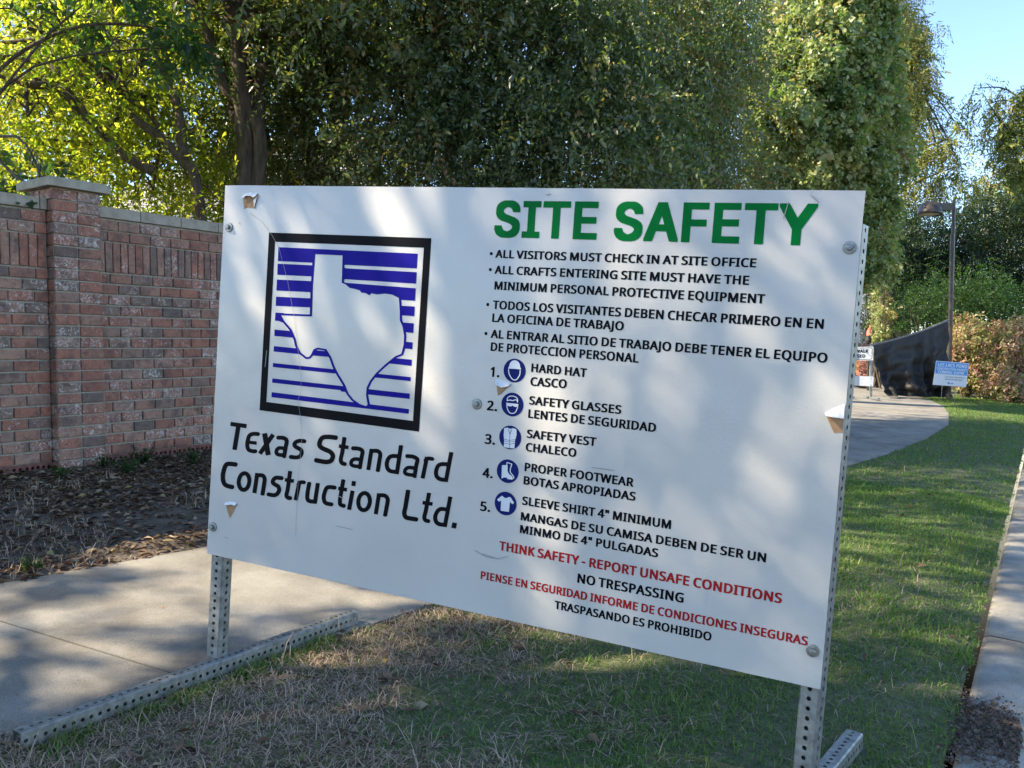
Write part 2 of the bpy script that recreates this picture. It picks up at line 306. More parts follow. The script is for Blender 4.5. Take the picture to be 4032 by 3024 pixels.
while True:
    a0 = q0 + k * JL + 0.005; a1 = a0 + JL - 0.010; k += 1
    if a1 > q[-1] - 1: break
    if a0 < 0.5: continue
    b = MB(); n = 8
    for i in range(n + 1):
        for j in range(n + 1):
            s = a0 + (a1 - a0) * i / n; wv = j / n
            A_ = P2(NEAR, s); B_ = P2(FAR, s + SKEW); p = A_ + (B_ - A_) * wv
            edge = 0.004 if (i in (0, n) or j in (0, n)) else 0
            b.V.append((p[0], p[1], float(GZ(p[0], p[1])) + 0.014 - edge))
    for i in range(n):
        for j in range(n): a = i * (n + 1) + j; b.F.append((a, a + n + 1, a + n + 2, a + 1))
    ring = [i * (n + 1) for i in range(n + 1)] + [n * (n + 1) + j for j in range(1, n + 1)] + [i * (n + 1) + n for i in range(n - 1, -1, -1)] + [j for j in range(n - 1, 0, -1)]
    base = len(b.V)
    for r_ in ring: x, y, z = b.V[r_]; b.V.append((x, y, z - 0.09))
    for i in range(len(ring)): j = (i + 1) % len(ring); b.F.append((ring[i], base + i, base + j, ring[j]))
    b.build('slab', M['walk'], walk)
def in_walk(x, y):
    """signed distance-ish: >0 inside the sidewalk"""
    x = np.asarray(x); y = np.asarray(y); best = np.full(x.shape, 1e9); side = np.zeros(x.shape); wd = np.zeros(x.shape)
    for i in range(len(NEAR) - 1):
        a, b = NEAR[i], NEAR[i + 1]; d = b - a; L2 = d @ d
        t = np.clip(((x - a[0]) * d[0] + (y - a[1]) * d[1]) / L2, 0, 1)
        px, py = a[0] + d[0] * t, a[1] + d[1] * t; ds = np.hypot(x - px, y - py)
        sg = (d[0] * (y - a[1]) - d[1] * (x - a[0])) / math.sqrt(L2)
        m_ = ds < best; best = np.where(m_, ds, best); side = np.where(m_, sg, side); wd = np.where(m_, WID[i] + (WID[i + 1] - WID[i]) * t, wd)
    return side, wd        # side>0: beyond near edge (towards the wall)

# ------------------------------------------------------------------ brick wall and pillars
WDIR = np.array([math.sin(R(33.9)), math.cos(R(33.9)), 0]); WN = np.array([math.cos(R(33.9)), -math.sin(R(33.9)), 0])   # along the wall, out towards the camera
P0 = np.array([-3.055, 5.554, 0.0])                       # front left corner of the near pillar
WM = Matrix(((WDIR[0], WN[0], 0, P0[0]), (WDIR[1], WN[1], 0, P0[1]), (0, 0, 1, 0), (0, 0, 0, 1)))   # local: x along, y out, z up (0 = road level)
def brick_mesh(name, lx, ly, lz, holes=0):
    """one worn brick, centre of its back bottom edge at the origin, front face at +y"""
    rs = random.Random(name); V = []; j = lambda a: rs.uniform(-a, a); c = 0.004
    for (x, z) in ((-1, 0), (1, 0), (1, 1), (-1, 1)): V.append((x * lx / 2, 0, z * lz))
    for (x, z) in ((-1, 0), (1, 0), (1, 1), (-1, 1)): V.append((x * lx / 2 + j(.002), ly - c, z * lz + j(.0015)))
    for (x, z) in ((-1, 0), (0, 0), (1, 0), (1, 1), (0, 1), (-1, 1)):
        V.append((x * (lx / 2 - c) + j(.003), ly + j(.0022), (c if z == 0 else lz - c) + j(.0018)))
    F = [(0, 1, 5, 4), (1, 2, 6, 5), (2, 3, 7, 6), (3, 0, 4, 7), (4, 5, 10, 9, 8), (5, 6, 11, 10), (6, 7, 13, 12, 11), (7, 4, 8, 13), (8, 9, 12, 13), (9, 10, 11, 12)]
    me = mesh(name, V, F); return me
C_P, C_L = 0.0768, 0.1675
VAR = {}
def bmesh_of(lx, lz, d, v):
    key = (round(lx, 4), round(lz, 4), v)
    if key not in VAR:
        VAR[key] = brick_mesh('brick_%d' % len(VAR), lx, d, lz); VAR[key].materials.append(M['brick'])
    return VAR[key]
def place_brick(par, x, y, z, lx, lz, d, bag=None, turn=False):
    v = random.randrange(5); me = bmesh_of(lx, lz, d, v)
    M4 = WM @ Matrix.Translation((x, y + random.uniform(-.002, .002), z)) @ Matrix.Rotation(random.uniform(-.006, .006), 4, 'Y')
    if turn: M4 = M4 @ Matrix.Rotation(R(90), 4, 'Z')
    if bag is not None: bag.add([M4 @ vv.co for vv in me.vertices], [tuple(p.vertices) for p in me.polygons]); return
    o = bpy.data.objects.new('brick', me); COL.objects.link(o); o.parent = par; o.matrix_parent_inverse = Matrix.Translation(-par.location)
    o.matrix_basis = M4
ZB, ZTOP = 0.617, 2.305
def wall_panel(x0, x1, label, limit_x=None, cored=True):
    loc = WM @ Vector(((x0 + x1) / 2, -0.14, 0.5))
    wl = empty('brick_wall', loc); tag(wl, label, 'wall', 'brick garden wall panels')
    b = MB(); b.box(x0, x1, -0.20, -0.088, 0.30, ZTOP, WM); b.build('mortar_bed', M['mortar'], wl)
    bag = MB(); rest = MB(); d = 0.016
    def row(z, lz, pitch, off, lx, dd=d):
        n0 = int(math.floor((x0 - off) / pitch)) - 1; x = off + n0 * pitch
        while x < x1 + pitch:
            a, c = max(x - lx / 2, x0 + 0.002), min(x + lx / 2, x1 - 0.002)
            if c - a > 0.02:
                par_bag = rest if (limit_x is not None and x > limit_x) else None
                place_brick(wl, (a + c) / 2, -0.0885, z, c - a, lz, dd, par_bag)
            x += pitch
    z = ZB; 
    for r_ in range(17): row(z, C_P - 0.0125, C_L, (r_ % 2) * C_L / 2 + random.uniform(-.012, .012), C_L - 0.012); z += C_P
    row(z, 2.9 * C_P - 0.010, 0.0582, 0.02, 0.0582 - 0.009); z += 2.9 * C_P
    for r_ in range(2): row(z, C_P - 0.010, C_L, (r_ % 2) * C_L / 2, C_L - 0.010); z += C_P
    # stone coping
    x = x0; i = 0
    while x < x1 - 0.02:
        e = min(x + 0.335, x1); c = MB(); c.box(x + 0.003, e - 0.004, -0.215, -0.060, ZTOP + 0.002, 2.383 + random.uniform(-.002, .002), WM)
        c.build('coping_stone', M['coping'], wl); x = e
    if rest.F: tag(rest.build('brickwork', M['brick'], wl), kind='stuff')
    # cored bricks at the foot, holes showing
    if cored:
        x = x0 + 0.01
        while x < min(x1, 6.0) - 0.05:
            e = min(x + 0.20, x1 - 0.005); c = MB(); L_ = e - x - 0.006; nh = max(1, int(L_ / 0.035)); pw = L_ / nh; zz0, zz1 = ZB - 0.060, ZB - 0.010
            for h in range(nh):
                cx0 = x + 0.003 + h * pw; cx1 = cx0 + pw; cxm = (cx0 + cx1) / 2; zm = (zz0 + zz1) / 2; rr = 0.0115; N8 = 8; base = len(c.V)
                sq = [(cx1, zm), (cx1, zz1), (cxm, zz1), (cx0, zz1), (cx0, zm), (cx0, zz0), (cxm, zz0), (cx1, zz0)]
                for k_ in range(8): t_ = k_ * math.pi / 4; c.V.append(WM @ Vector((sq[k_][0], -0.076, sq[k_][1])))
                for k_ in range(8): t_ = k_ * math.pi / 4; c.V.append(WM @ Vector((cxm + rr * math.cos(t_), -0.076, zm + rr * 1.15 * math.sin(t_))))
                for k_ in range(8): t_ = k_ * math.pi / 4; c.V.append(WM @ Vector((cxm + rr * math.cos(t_), -0.0875, zm + rr * 1.15 * math.sin(t_))))
                for k_ in range(8):
                    k2 = (k_ + 1) % 8; c.F += [(base + k_, base + k2, base + 8 + k2, base + 8 + k_), (base + 8 + k_, base + 8 + k2, base + 16 + k2, base + 16 + k_)]
                c.F.append(tuple(base + 16 + k_ for k_ in range(8)))
            c.box(x + 0.003, e - 0.003, -0.0885, -0.0765, zz1 + 0.0001, zz1 + 0.004, WM)
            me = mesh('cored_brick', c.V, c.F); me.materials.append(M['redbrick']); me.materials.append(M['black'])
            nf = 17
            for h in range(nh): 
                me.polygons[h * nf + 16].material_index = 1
            obj('cored_brick', me, None, wl); x = e
    return wl
PW = 0.333
def pillar(x0, label, as_parts=True):
    loc = WM @ Vector((x0 + PW / 2, -PW / 2, 0.55)); p = empty('brick_pillar', loc); tag(p, label, 'pillar', 'brick wall pillars')
    b = MB(); b.box(x0 + 0.012, x0 + PW - 0.012, -PW + 0.012, -0.012, 0.30, 2.455, WM); b.build('mortar_core', M['mortar'], p)
    z = 0.545; cp = 0.0764; bag = None if as_parts else MB()
    for r_ in range(25):
        for i in range(2):
            lx = PW / 2 - 0.006
            place_brick(p, x0 + PW * (0.25 + 0.5 * i), -0.013, z, lx - 0.004, cp - 0.010, 0.013, bag)
            place_brick(p, x0 + 0.013, -PW * (0.25 + 0.5 * i), z, lx - 0.004, cp - 0.010, 0.013, bag, turn=True)
        for i in range(2):
            M4 = WM @ Matrix.Translation((x0 + PW - 0.013, -PW * (0.25 + 0.5 * i), z)) @ Matrix.Rotation(R(-90), 4, 'Z'); me = bmesh_of(lx - 0.004, cp - 0.010, 0.013, r_ % 5)
            if bag is not None: bag.add([M4 @ vv.co for vv in me.vertices], [tuple(q_.vertices) for q_ in me.polygons])
            else:
                o = bpy.data.objects.new('brick', me); COL.objects.link(o); o.parent = p; o.matrix_parent_inverse = Matrix.Translation(-p.location); o.matrix_basis = M4
        z += cp
    if bag is not None: tag(bag.build('brickwork', M['brick'], p), kind='stuff')
    e = 0.045; c = MB(); zc = 2.456
    lo = [(x0 - e, 0 + e), (x0 + PW + e, 0 + e), (x0 + PW + e, -PW - e), (x0 - e, -PW - e)]
    def ringp(k_, z_): return [WM @ Vector((x0 + PW / 2 + (a - x0 - PW / 2) * k_, -PW / 2 + (b_ + PW / 2) * k_, z_)) for a, b_ in lo]
    V = ringp(1, zc) + ringp(1, zc + 0.048) + ringp(0.90, zc + 0.064) + ringp(0.05, zc + 0.070)
    F = [(3, 2, 1, 0)] + [(r * 4 + i, r * 4 + (i + 1) % 4, r * 4 + 4 + (i + 1) % 4, r * 4 + 4 + i) for r in range(3) for i in range(4)] + [(12, 13, 14, 15)]
    c.add(V, F); c.build('stone_cap', M['cap'], p)
    f = MB(); f.box(x0 - 0.04, x0 + PW + 0.04, -PW - 0.04, 0.045, 0.30, 0.545 - 0.002, WM); f.build('footing', M['kerb'], p)
pillar(0.0, 'brick pillar with a grey stone cap, left of the safety sign')
wall_panel(-3.4, -0.002, 'brick wall panel at the far left edge, left of the capped pillar')
wall_panel(PW + 0.002, 4.6, 'brick wall panel between the capped pillar and the safety sign', limit_x=1.9)
pillar(4.602, 'brick pillar with stone cap standing hidden behind the safety sign', False)
wall_panel(4.602 + PW + 0.002, 9.2, 'brick wall panel further along, hidden behind the safety sign', limit_x=-99, cored=False)
fb = MB()
for (a, b_) in ((-3.4, -0.045), (PW + 0.045, 4.55)):
    fb.box(a, b_, -0.19, 0.02, 0.25, 0.552, WM)
tag(fb.build('wall_footing', M['kerb']), kind='structure')

# ------------------------------------------------------------------ lettering data (glyph outlines drawn as filled print)
LIB = json.loads(r'''{"N":{"A":[90.2,[[7,1,-9,7,-13,17,131,388,139,396,155,400,207,400,222,396,230,388,370,28,371,9,349,0,295,0,279,5,269,15,229,116,131,117,85,7,66,0],[157,186,201,185,204,187,181,250,171,230]]],"B":[91.6,[[57,1,45,5,38,12,39,391,60,400,203,400,270,387,299,375,315,364,327,347,339,308,339,282,332,253,321,235,293,212,320,195,337,178,347,157,352,116,350,92,340,64,331,51,307,28,289,18,252,5,224,0],[139,66,208,68,221,72,235,85,248,113,248,131,241,150,226,166,205,174,138,172],[139,243,200,242,221,250,231,261,238,285,235,303,228,318,213,328,195,333,139,331]]],"C":[89.3,[[184,-4,148,3,104,20,83,34,61,56,42,85,30,116,19,170,19,230,34,292,61,339,83,361,106,378,156,397,197,405,252,405,288,400,329,388,348,380,354,373,345,344,329,321,304,317,249,335,233,338,202,335,184,328,161,312,140,285,133,266,120,212,123,168,138,118,161,86,187,69,213,63,241,63,298,76,327,73,339,64,339,22,329,12,288,0,254,-5]]],"D":[102.1,[[57,1,45,5,38,12,39,392,60,400,205,400,239,395,281,383,325,359,363,316,383,266,389,238,386,150,374,108,355,74,325,44,304,31,283,20,234,5,200,0],[139,69,185,68,231,82,247,94,264,113,282,155,287,183,287,222,273,277,261,295,244,312,226,323,205,330,141,333,137,329]]],"E":[79.3,[[57,1,45,5,38,12,39,391,60,400,276,400,291,396,298,388,298,344,291,337,276,333,141,333,137,329,137,246,141,242,268,242,283,237,290,230,290,186,283,179,268,174,138,172,137,72,141,68,276,68,291,63,298,56,297,9,276,0]]],"F":[74.5,[[57,1,45,5,38,12,39,391,60,400,276,400,291,396,298,388,298,344,291,337,276,333,141,333,137,329,138,228,268,226,283,222,290,214,289,168,268,159,139,157,136,9,115,0]]],"G":[101.8,[[192,-4,153,3,104,23,80,39,61,59,41,90,24,137,19,170,19,227,34,290,44,311,72,348,109,375,156,395,210,405,267,405,304,400,363,383,374,375,375,362,360,329,353,321,324,317,265,335,246,338,210,335,184,326,161,309,133,266,120,217,120,183,133,131,152,98,166,83,202,65,262,63,278,65,281,69,281,152,278,156,223,156,204,163,201,168,201,212,204,217,223,224,358,224,374,219,380,212,379,22,353,11,293,-2]]],"H":[103.5,[[57,1,45,5,38,12,39,392,60,400,115,400,135,392,137,246,141,242,273,242,277,246,278,391,299,400,353,400,372,394,376,388,374,9,353,0,299,0,278,9,275,173,141,174,137,170,136,9,115,0]]],"I":[51.0,[[28,1,9,9,8,43,15,50,48,58,52,64,52,337,48,341,10,354,9,391,30,400,173,400,189,396,195,388,194,355,189,350,155,341,151,337,151,64,155,58,183,52,194,46,194,9,173,0]]],"J":[42.3,[[-13,-98,-34,-94,-52,-86,-54,-38,-47,-31,-31,-26,2,-32,15,-30,28,-17,35,3,35,388,41,395,57,399,122,397,133,388,133,-12,131,-23,124,-43,110,-64,83,-84,33,-99]]],"K":[87.6,[[57,1,45,5,38,12,39,392,60,400,115,400,135,392,137,274,141,270,255,396,270,400,335,400,354,394,357,388,355,378,230,243,215,222,355,30,363,17,361,9,341,0,276,0,257,7,143,157,137,150,136,9,115,0]]],"L":[75.2,[[57,1,45,5,38,12,38,388,45,396,60,400,115,400,130,396,137,388,137,72,141,68,278,68,294,63,300,56,300,12,294,5,278,0]]],"M":[125.2,[[57,1,45,5,38,12,38,388,41,394,60,400,138,400,159,392,250,157,260,176,343,392,364,400,442,400,463,392,464,12,461,7,442,0,387,0,366,9,365,183,361,187,294,9,289,5,273,0,224,0,203,9,138,182,135,182,133,9,112,0]]],"N":[106.0,[[57,1,45,5,38,12,39,392,60,400,122,400,143,392,289,172,291,391,312,400,364,400,383,394,386,388,385,9,364,0,302,0,281,8,138,227,134,222,133,9,112,0]]],"O":[108.8,[[187,-4,148,3,109,18,80,37,47,77,27,126,19,170,19,230,24,264,39,311,53,334,80,364,104,380,148,397,187,405,249,405,278,400,309,391,348,369,378,339,394,313,411,261,416,222,416,178,411,139,399,100,375,59,350,34,329,20,301,7,265,-2],[198,64,233,63,270,78,281,90,298,116,313,168,315,196,313,233,298,285,284,308,270,322,249,333,231,338,205,338,181,331,154,311,135,279,126,248,120,214,120,186,126,152,143,105,163,81,187,67]]],"P":[85.7,[[57,1,45,5,38,12,39,391,60,400,190,400,237,392,276,378,299,361,311,347,322,326,329,300,329,256,314,212,289,182,257,163,205,148,139,144,136,9,115,0],[139,214,185,216,203,223,218,238,228,261,228,287,213,316,200,326,177,333,141,333,137,329]]],"Q":[108.8,[[296,-88,278,-81,213,-6,150,2,122,12,88,31,56,63,36,97,24,136,19,170,19,232,27,276,39,310,58,341,93,374,124,390,181,405,254,405,304,393,327,382,365,354,391,318,402,294,411,261,416,224,416,180,406,120,399,100,375,58,353,36,318,14,393,-67,396,-77,389,-84,374,-89],[204,63,241,65,272,80,296,113,313,167,315,196,313,232,300,279,284,307,270,322,257,330,236,337,202,337,179,330,152,307,130,263,120,214,123,164,140,110,154,89,171,75]]],"R":[88.0,[[57,1,45,5,38,12,39,391,60,400,195,400,250,390,283,375,305,357,319,337,329,303,329,259,322,233,305,207,265,178,262,173,353,25,354,9,333,0,270,0,252,7,167,150,161,153,141,153,137,150,136,9,115,0],[139,222,182,221,203,228,215,238,228,266,228,290,222,308,213,320,203,327,180,333,138,331]]],"S":[78.4,[[104,-4,49,5,18,18,14,25,15,75,26,81,49,83,109,65,161,63,179,69,193,82,203,111,199,126,187,144,158,162,85,191,59,208,35,233,26,248,19,274,19,318,23,334,35,355,54,374,83,391,124,403,140,405,213,403,283,383,291,375,292,362,280,329,272,321,246,317,189,335,155,338,131,326,122,313,118,292,125,272,137,257,155,246,244,209,265,195,287,173,295,157,302,131,302,98,295,69,281,46,265,29,231,10,171,-5]]],"T":[79.3,[[129,1,116,5,109,12,109,329,105,333,15,333,-1,337,-7,344,-7,391,15,400,303,400,318,396,325,388,325,344,318,337,303,333,212,333,208,329,208,12,202,5,186,0]]],"U":[102.2,[[173,-4,137,3,95,20,66,46,46,77,34,124,35,391,56,400,111,400,132,391,133,137,136,121,143,100,165,73,191,63,220,63,238,69,258,87,269,108,276,137,277,391,298,400,352,400,368,396,374,388,374,126,369,98,360,72,349,53,324,29,285,7,230,-5]]],"V":[85.1,[[139,1,126,5,119,12,-11,375,-12,391,9,400,66,400,87,392,160,186,170,166,252,391,274,400,331,400,347,396,353,391,353,383,220,9,199,0]]],"W":[128.2,[[112,1,95,7,90,17,-6,381,-3,394,16,400,73,400,94,392,145,200,155,220,205,392,226,400,283,400,299,396,306,388,366,196,418,392,439,400,496,400,517,392,518,378,510,347,425,25,416,7,397,0,343,0,321,9,258,217,255,220,193,9,171,0]]],"X":[83.3,[[9,1,-7,7,-10,20,109,207,4,370,-3,383,-2,392,19,400,79,400,95,396,104,388,167,289,231,388,240,396,256,400,313,400,331,394,334,381,227,217,224,207,338,28,342,17,341,9,320,0,261,0,245,5,236,12,165,125,89,8,69,0]]],"Y":[80.6,[[131,1,118,5,112,12,110,155,-6,368,-13,383,-12,391,9,400,69,400,88,394,158,264,163,262,235,394,253,400,313,400,329,396,335,388,333,378,211,152,210,9,189,0]]],"Z":[81.4,[[27,1,14,5,7,12,9,56,190,329,185,333,34,333,19,337,12,344,14,392,34,400,291,400,310,394,314,388,312,344,131,72,136,68,297,68,312,63,319,56,317,9,297,0]]],"1":[81.4,[[147,1,134,5,127,12,127,282,123,283,105,269,90,265,69,268,52,279,35,303,34,311,40,320,139,396,155,400,204,400,219,396,226,388,226,12,219,5,204,0]]],"2":[81.4,[[32,1,13,9,13,56,166,214,187,248,197,279,197,298,186,324,172,336,156,340,128,333,84,307,73,304,53,307,42,312,25,331,18,344,18,355,50,378,76,391,136,405,195,403,229,393,250,383,275,362,293,326,295,269,288,243,281,225,256,189,142,72,146,68,289,68,304,63,311,56,310,9,289,0]]],"3":[81.4,[[103,-4,51,5,15,21,11,27,11,72,17,79,46,83,98,65,126,60,155,60,173,64,191,76,201,90,208,111,208,126,198,152,181,165,158,172,90,174,74,179,68,186,68,227,74,235,90,239,145,239,165,245,182,259,192,272,198,290,198,303,187,326,173,337,160,340,121,333,80,312,69,309,46,312,34,318,14,347,13,357,35,375,61,388,113,403,181,405,220,397,254,383,269,372,284,352,294,331,296,277,290,253,276,233,250,212,280,192,302,160,309,131,307,90,300,69,286,46,269,29,235,10,171,-5]]],"4":[81.4,[[197,1,184,5,177,12,175,85,20,86,10,89,-2,98,-2,139,170,388,181,398,197,403,251,403,267,398,273,391,273,157,277,153,306,153,327,145,328,98,316,89,277,86,273,82,273,12,270,7,251,0],[113,155,176,155,176,246,120,170,112,157]]],"5":[81.4,[[110,-4,58,5,24,21,20,27,22,75,32,81,55,83,118,63,136,60,162,63,180,69,194,82,207,108,210,134,205,152,193,174,175,185,159,190,123,190,73,182,53,189,29,207,44,391,66,400,260,400,276,396,282,388,282,344,276,337,260,333,136,331,132,321,127,259,131,255,190,255,224,247,253,235,285,209,297,191,308,155,308,108,299,74,275,38,237,12,172,-5]]],"\"":[60.0,[[51,240,38,243,32,250,21,370,21,388,25,393,43,400,100,400,119,395,139,400,197,400,217,391,219,367,211,269,205,245,186,239,150,239,131,245,125,263,123,323,119,325,111,247,90,239]]],".":[41.7,[[68,-6,47,0,29,15,25,28,25,57,33,72,52,85,68,89,99,89,130,76,142,54,142,28,133,9,120,0,96,-7]]],"-":[48.7,[[28,121,15,124,8,132,8,176,15,183,30,188,165,188,186,178,187,132,181,124,165,120]]],"!":[41.8,[[68,-6,47,0,29,15,25,28,25,57,33,72,52,85,68,89,99,89,130,76,142,54,142,28,133,9,120,0,96,-7],[63,105,44,113,41,137,30,389,37,396,52,401,115,401,130,396,137,389,126,127,123,114,115,108,102,105]]],"a":[80.0,[[101,-4,67,5,46,15,20,43,11,72,11,108,18,131,44,161,67,175,135,192,189,195,193,199,193,209,186,233,179,242,168,247,145,247,88,226,62,230,55,238,44,264,43,279,83,299,142,312,205,309,244,297,264,283,276,269,289,233,288,9,267,0,226,0,200,9,153,-5],[126,61,148,60,161,64,176,77,190,105,191,134,148,133,135,128,120,116,111,90,116,72]]],"e":[80.4,[[150,-4,90,12,64,29,47,46,28,77,19,108,16,178,21,207,33,240,47,261,69,283,98,300,129,309,191,312,246,294,269,278,283,261,295,243,304,214,307,144,300,137,285,133,121,133,117,126,126,98,145,73,158,64,176,60,209,63,259,78,287,74,294,66,294,25,280,12,228,-2],[122,196,202,195,206,201,199,222,184,242,173,247,158,247,135,230,127,217]]],"f":[51.6,[[64,1,51,5,44,12,44,240,41,244,17,244,-2,251,-5,256,-4,285,43,303,44,337,51,368,63,388,90,411,137,426,189,426,235,414,241,409,242,399,228,362,209,356,160,360,150,349,143,329,143,311,147,307,191,307,212,298,213,256,207,249,191,244,147,244,143,240,142,9,121,0]]],"h":[87.4,[[51,1,38,5,32,12,32,412,38,419,54,423,108,423,124,419,130,412,132,303,173,312,230,309,275,295,287,286,305,266,320,220,320,12,313,5,298,0,246,0,225,9,221,209,214,227,202,242,191,247,176,247,163,243,149,230,133,194,130,9,108,0]]],"i":[40.4,[[50,1,37,5,31,12,31,295,37,302,53,307,107,307,123,302,129,295,129,12,123,5,107,0],[66,328,42,337,30,352,28,381,33,394,45,404,66,411,97,411,123,400,135,378,135,360,129,347,120,338,105,330]]],"l":[40.4,[[51,1,38,5,32,12,32,412,38,419,54,423,108,423,124,419,130,412,130,12,124,5,108,0]]],"m":[128.9,[[51,1,38,5,32,12,32,295,38,302,54,307,98,307,121,299,165,312,210,312,256,300,277,288,306,302,332,309,389,312,420,305,448,292,474,264,486,220,486,12,480,5,464,0,410,0,388,9,387,209,374,238,360,247,339,243,328,235,316,217,310,194,306,9,285,0,233,0,214,7,211,12,211,196,208,212,201,230,191,242,181,247,171,247,149,233,133,196,130,9,108,0]]],"n":[87.4,[[51,1,38,5,32,12,33,298,54,307,98,307,124,298,171,312,217,312,264,300,285,288,305,266,315,246,320,220,319,9,298,0,246,0,225,9,221,209,214,227,202,242,191,247,176,247,163,243,149,230,140,214,130,181,130,9,108,0]]],"o":[85.7,[[145,-4,113,3,85,15,64,29,39,59,21,100,16,129,19,199,36,246,52,269,74,287,93,297,132,309,197,312,235,302,264,289,296,261,310,240,320,217,328,178,325,111,310,66,296,46,264,18,243,7,197,-5],[159,61,186,62,206,77,214,90,224,116,229,152,224,191,214,217,199,237,178,247,152,243,135,227,123,201,115,157,117,126,127,95,138,77]]],"r":[60.6,[[51,1,38,5,32,12,33,298,54,307,101,307,127,298,168,312,215,312,241,305,247,298,247,285,239,248,220,242,178,243,163,234,139,204,130,176,130,9,108,0]]],"s":[69.3,[[93,-4,46,5,18,18,14,25,15,72,26,78,46,81,98,63,132,57,158,65,170,87,162,103,145,115,54,155,27,178,20,188,14,209,14,240,21,261,36,281,57,294,119,312,192,309,254,289,260,285,261,277,249,246,239,236,210,231,158,247,130,247,119,242,110,227,115,214,127,204,228,159,250,142,266,111,266,72,256,46,245,30,233,21,202,5,155,-5]]],"t":[53.8,[[119,-4,75,10,55,25,43,43,35,79,35,240,31,244,2,249,-4,256,-3,285,36,306,54,362,75,372,111,372,132,363,133,311,137,307,192,307,207,302,214,295,214,256,211,251,192,244,137,244,133,240,133,90,139,72,150,61,166,60,194,65,213,59,216,53,216,15,205,5,181,-2]]],"u":[87.4,[[129,-4,84,7,64,18,47,35,34,61,29,87,29,298,51,307,105,307,126,298,127,105,130,92,147,65,157,60,175,60,200,74,211,95,218,118,222,298,243,307,295,307,310,302,317,295,316,9,295,0,251,0,227,8,180,-5]]],"w":[109.4,[[88,2,75,5,68,12,-7,288,-4,301,15,307,70,307,90,299,127,174,168,298,173,303,189,307,249,307,268,301,311,174,347,299,368,307,423,307,444,299,445,288,370,18,364,7,345,1,314,1,283,1,264,7,255,25,221,140,218,140,173,9,153,1]]],"c":[69.4,[[142,-4,98,7,64,26,45,46,28,74,16,124,16,181,31,238,59,275,82,292,113,304,147,312,199,312,259,297,271,290,273,279,259,240,254,236,228,231,186,244,163,244,138,230,127,212,120,191,115,147,124,100,145,70,173,60,233,76,261,71,268,64,267,20,248,7,215,-2]]],",":[41.7,[[28,-66,12,-61,9,-48,36,78,57,86,116,86,135,79,139,74,136,48,121,4,94,-58,72,-67]]],"d":[87.1,[[132,-4,90,7,67,21,42,46,28,72,16,124,16,181,28,235,45,264,67,286,90,300,134,312,181,312,217,305,219,412,225,419,241,423,295,423,311,419,317,412,316,9,295,0,248,0,225,7,181,-5],[156,61,176,60,200,74,209,90,219,126,219,173,206,220,191,239,176,247,158,246,141,235,127,212,117,181,115,157,117,124,127,92,135,77,147,65]]]},"I":{"S":[86.0,[[129,-4,114,-3,85,6,54,24,41,37,30,52,19,81,16,93,18,128,20,130,105,130,108,126,110,117,117,100,131,84,150,74,172,67,196,74,218,87,233,105,236,119,231,129,223,137,196,153,97,182,73,194,51,210,37,228,29,250,26,262,26,310,29,322,35,341,45,358,63,376,90,391,129,403,220,403,242,398,254,394,285,376,301,360,314,341,323,307,323,278,321,276,237,275,233,278,225,300,211,316,196,325,179,330,167,330,155,326,133,313,124,303,118,288,125,274,150,255,261,220,295,200,311,184,321,168,328,143,328,88,325,78,319,59,308,42,288,22,266,9,249,2,213,-5]]],"I":[59.6,[[15,1,11,5,12,70,15,71,70,71,74,75,74,326,70,330,15,330,12,331,11,396,15,399,222,399,226,396,225,331,222,330,167,330,163,326,163,75,167,71,222,71,225,70,226,5,222,1]]],"T":[86.4,[[131,1,128,5,128,326,124,330,15,330,12,333,12,396,15,399,331,399,335,396,335,333,331,330,220,330,217,326,217,5,213,1]]],"E":[81.0,[[36,1,32,5,32,396,36,399,299,399,302,396,302,333,299,330,125,330,122,326,122,241,125,238,287,238,290,234,290,172,287,168,123,167,122,164,122,75,125,71,301,71,305,68,305,5,301,1]]],"A":[92.0,[[4,1,1,5,1,29,133,396,137,399,229,399,233,396,238,384,361,48,367,29,367,5,364,1,275,3,240,99,236,104,132,105,128,102,98,12,93,3],[157,176,207,175,211,179,185,255,183,255,180,252,156,179]]],"F":[79.4,[[36,1,32,5,32,396,36,399,296,399,300,396,300,333,296,330,125,330,122,326,123,232,125,231,280,231,283,227,283,164,280,161,125,161,122,157,122,5,118,1]]],"Y":[90.6,[[139,1,136,5,136,150,134,155,2,367,1,396,4,399,94,399,98,397,174,275,180,266,183,266,265,398,267,399,359,399,362,396,362,369,226,152,225,5,221,1]]]}}''')
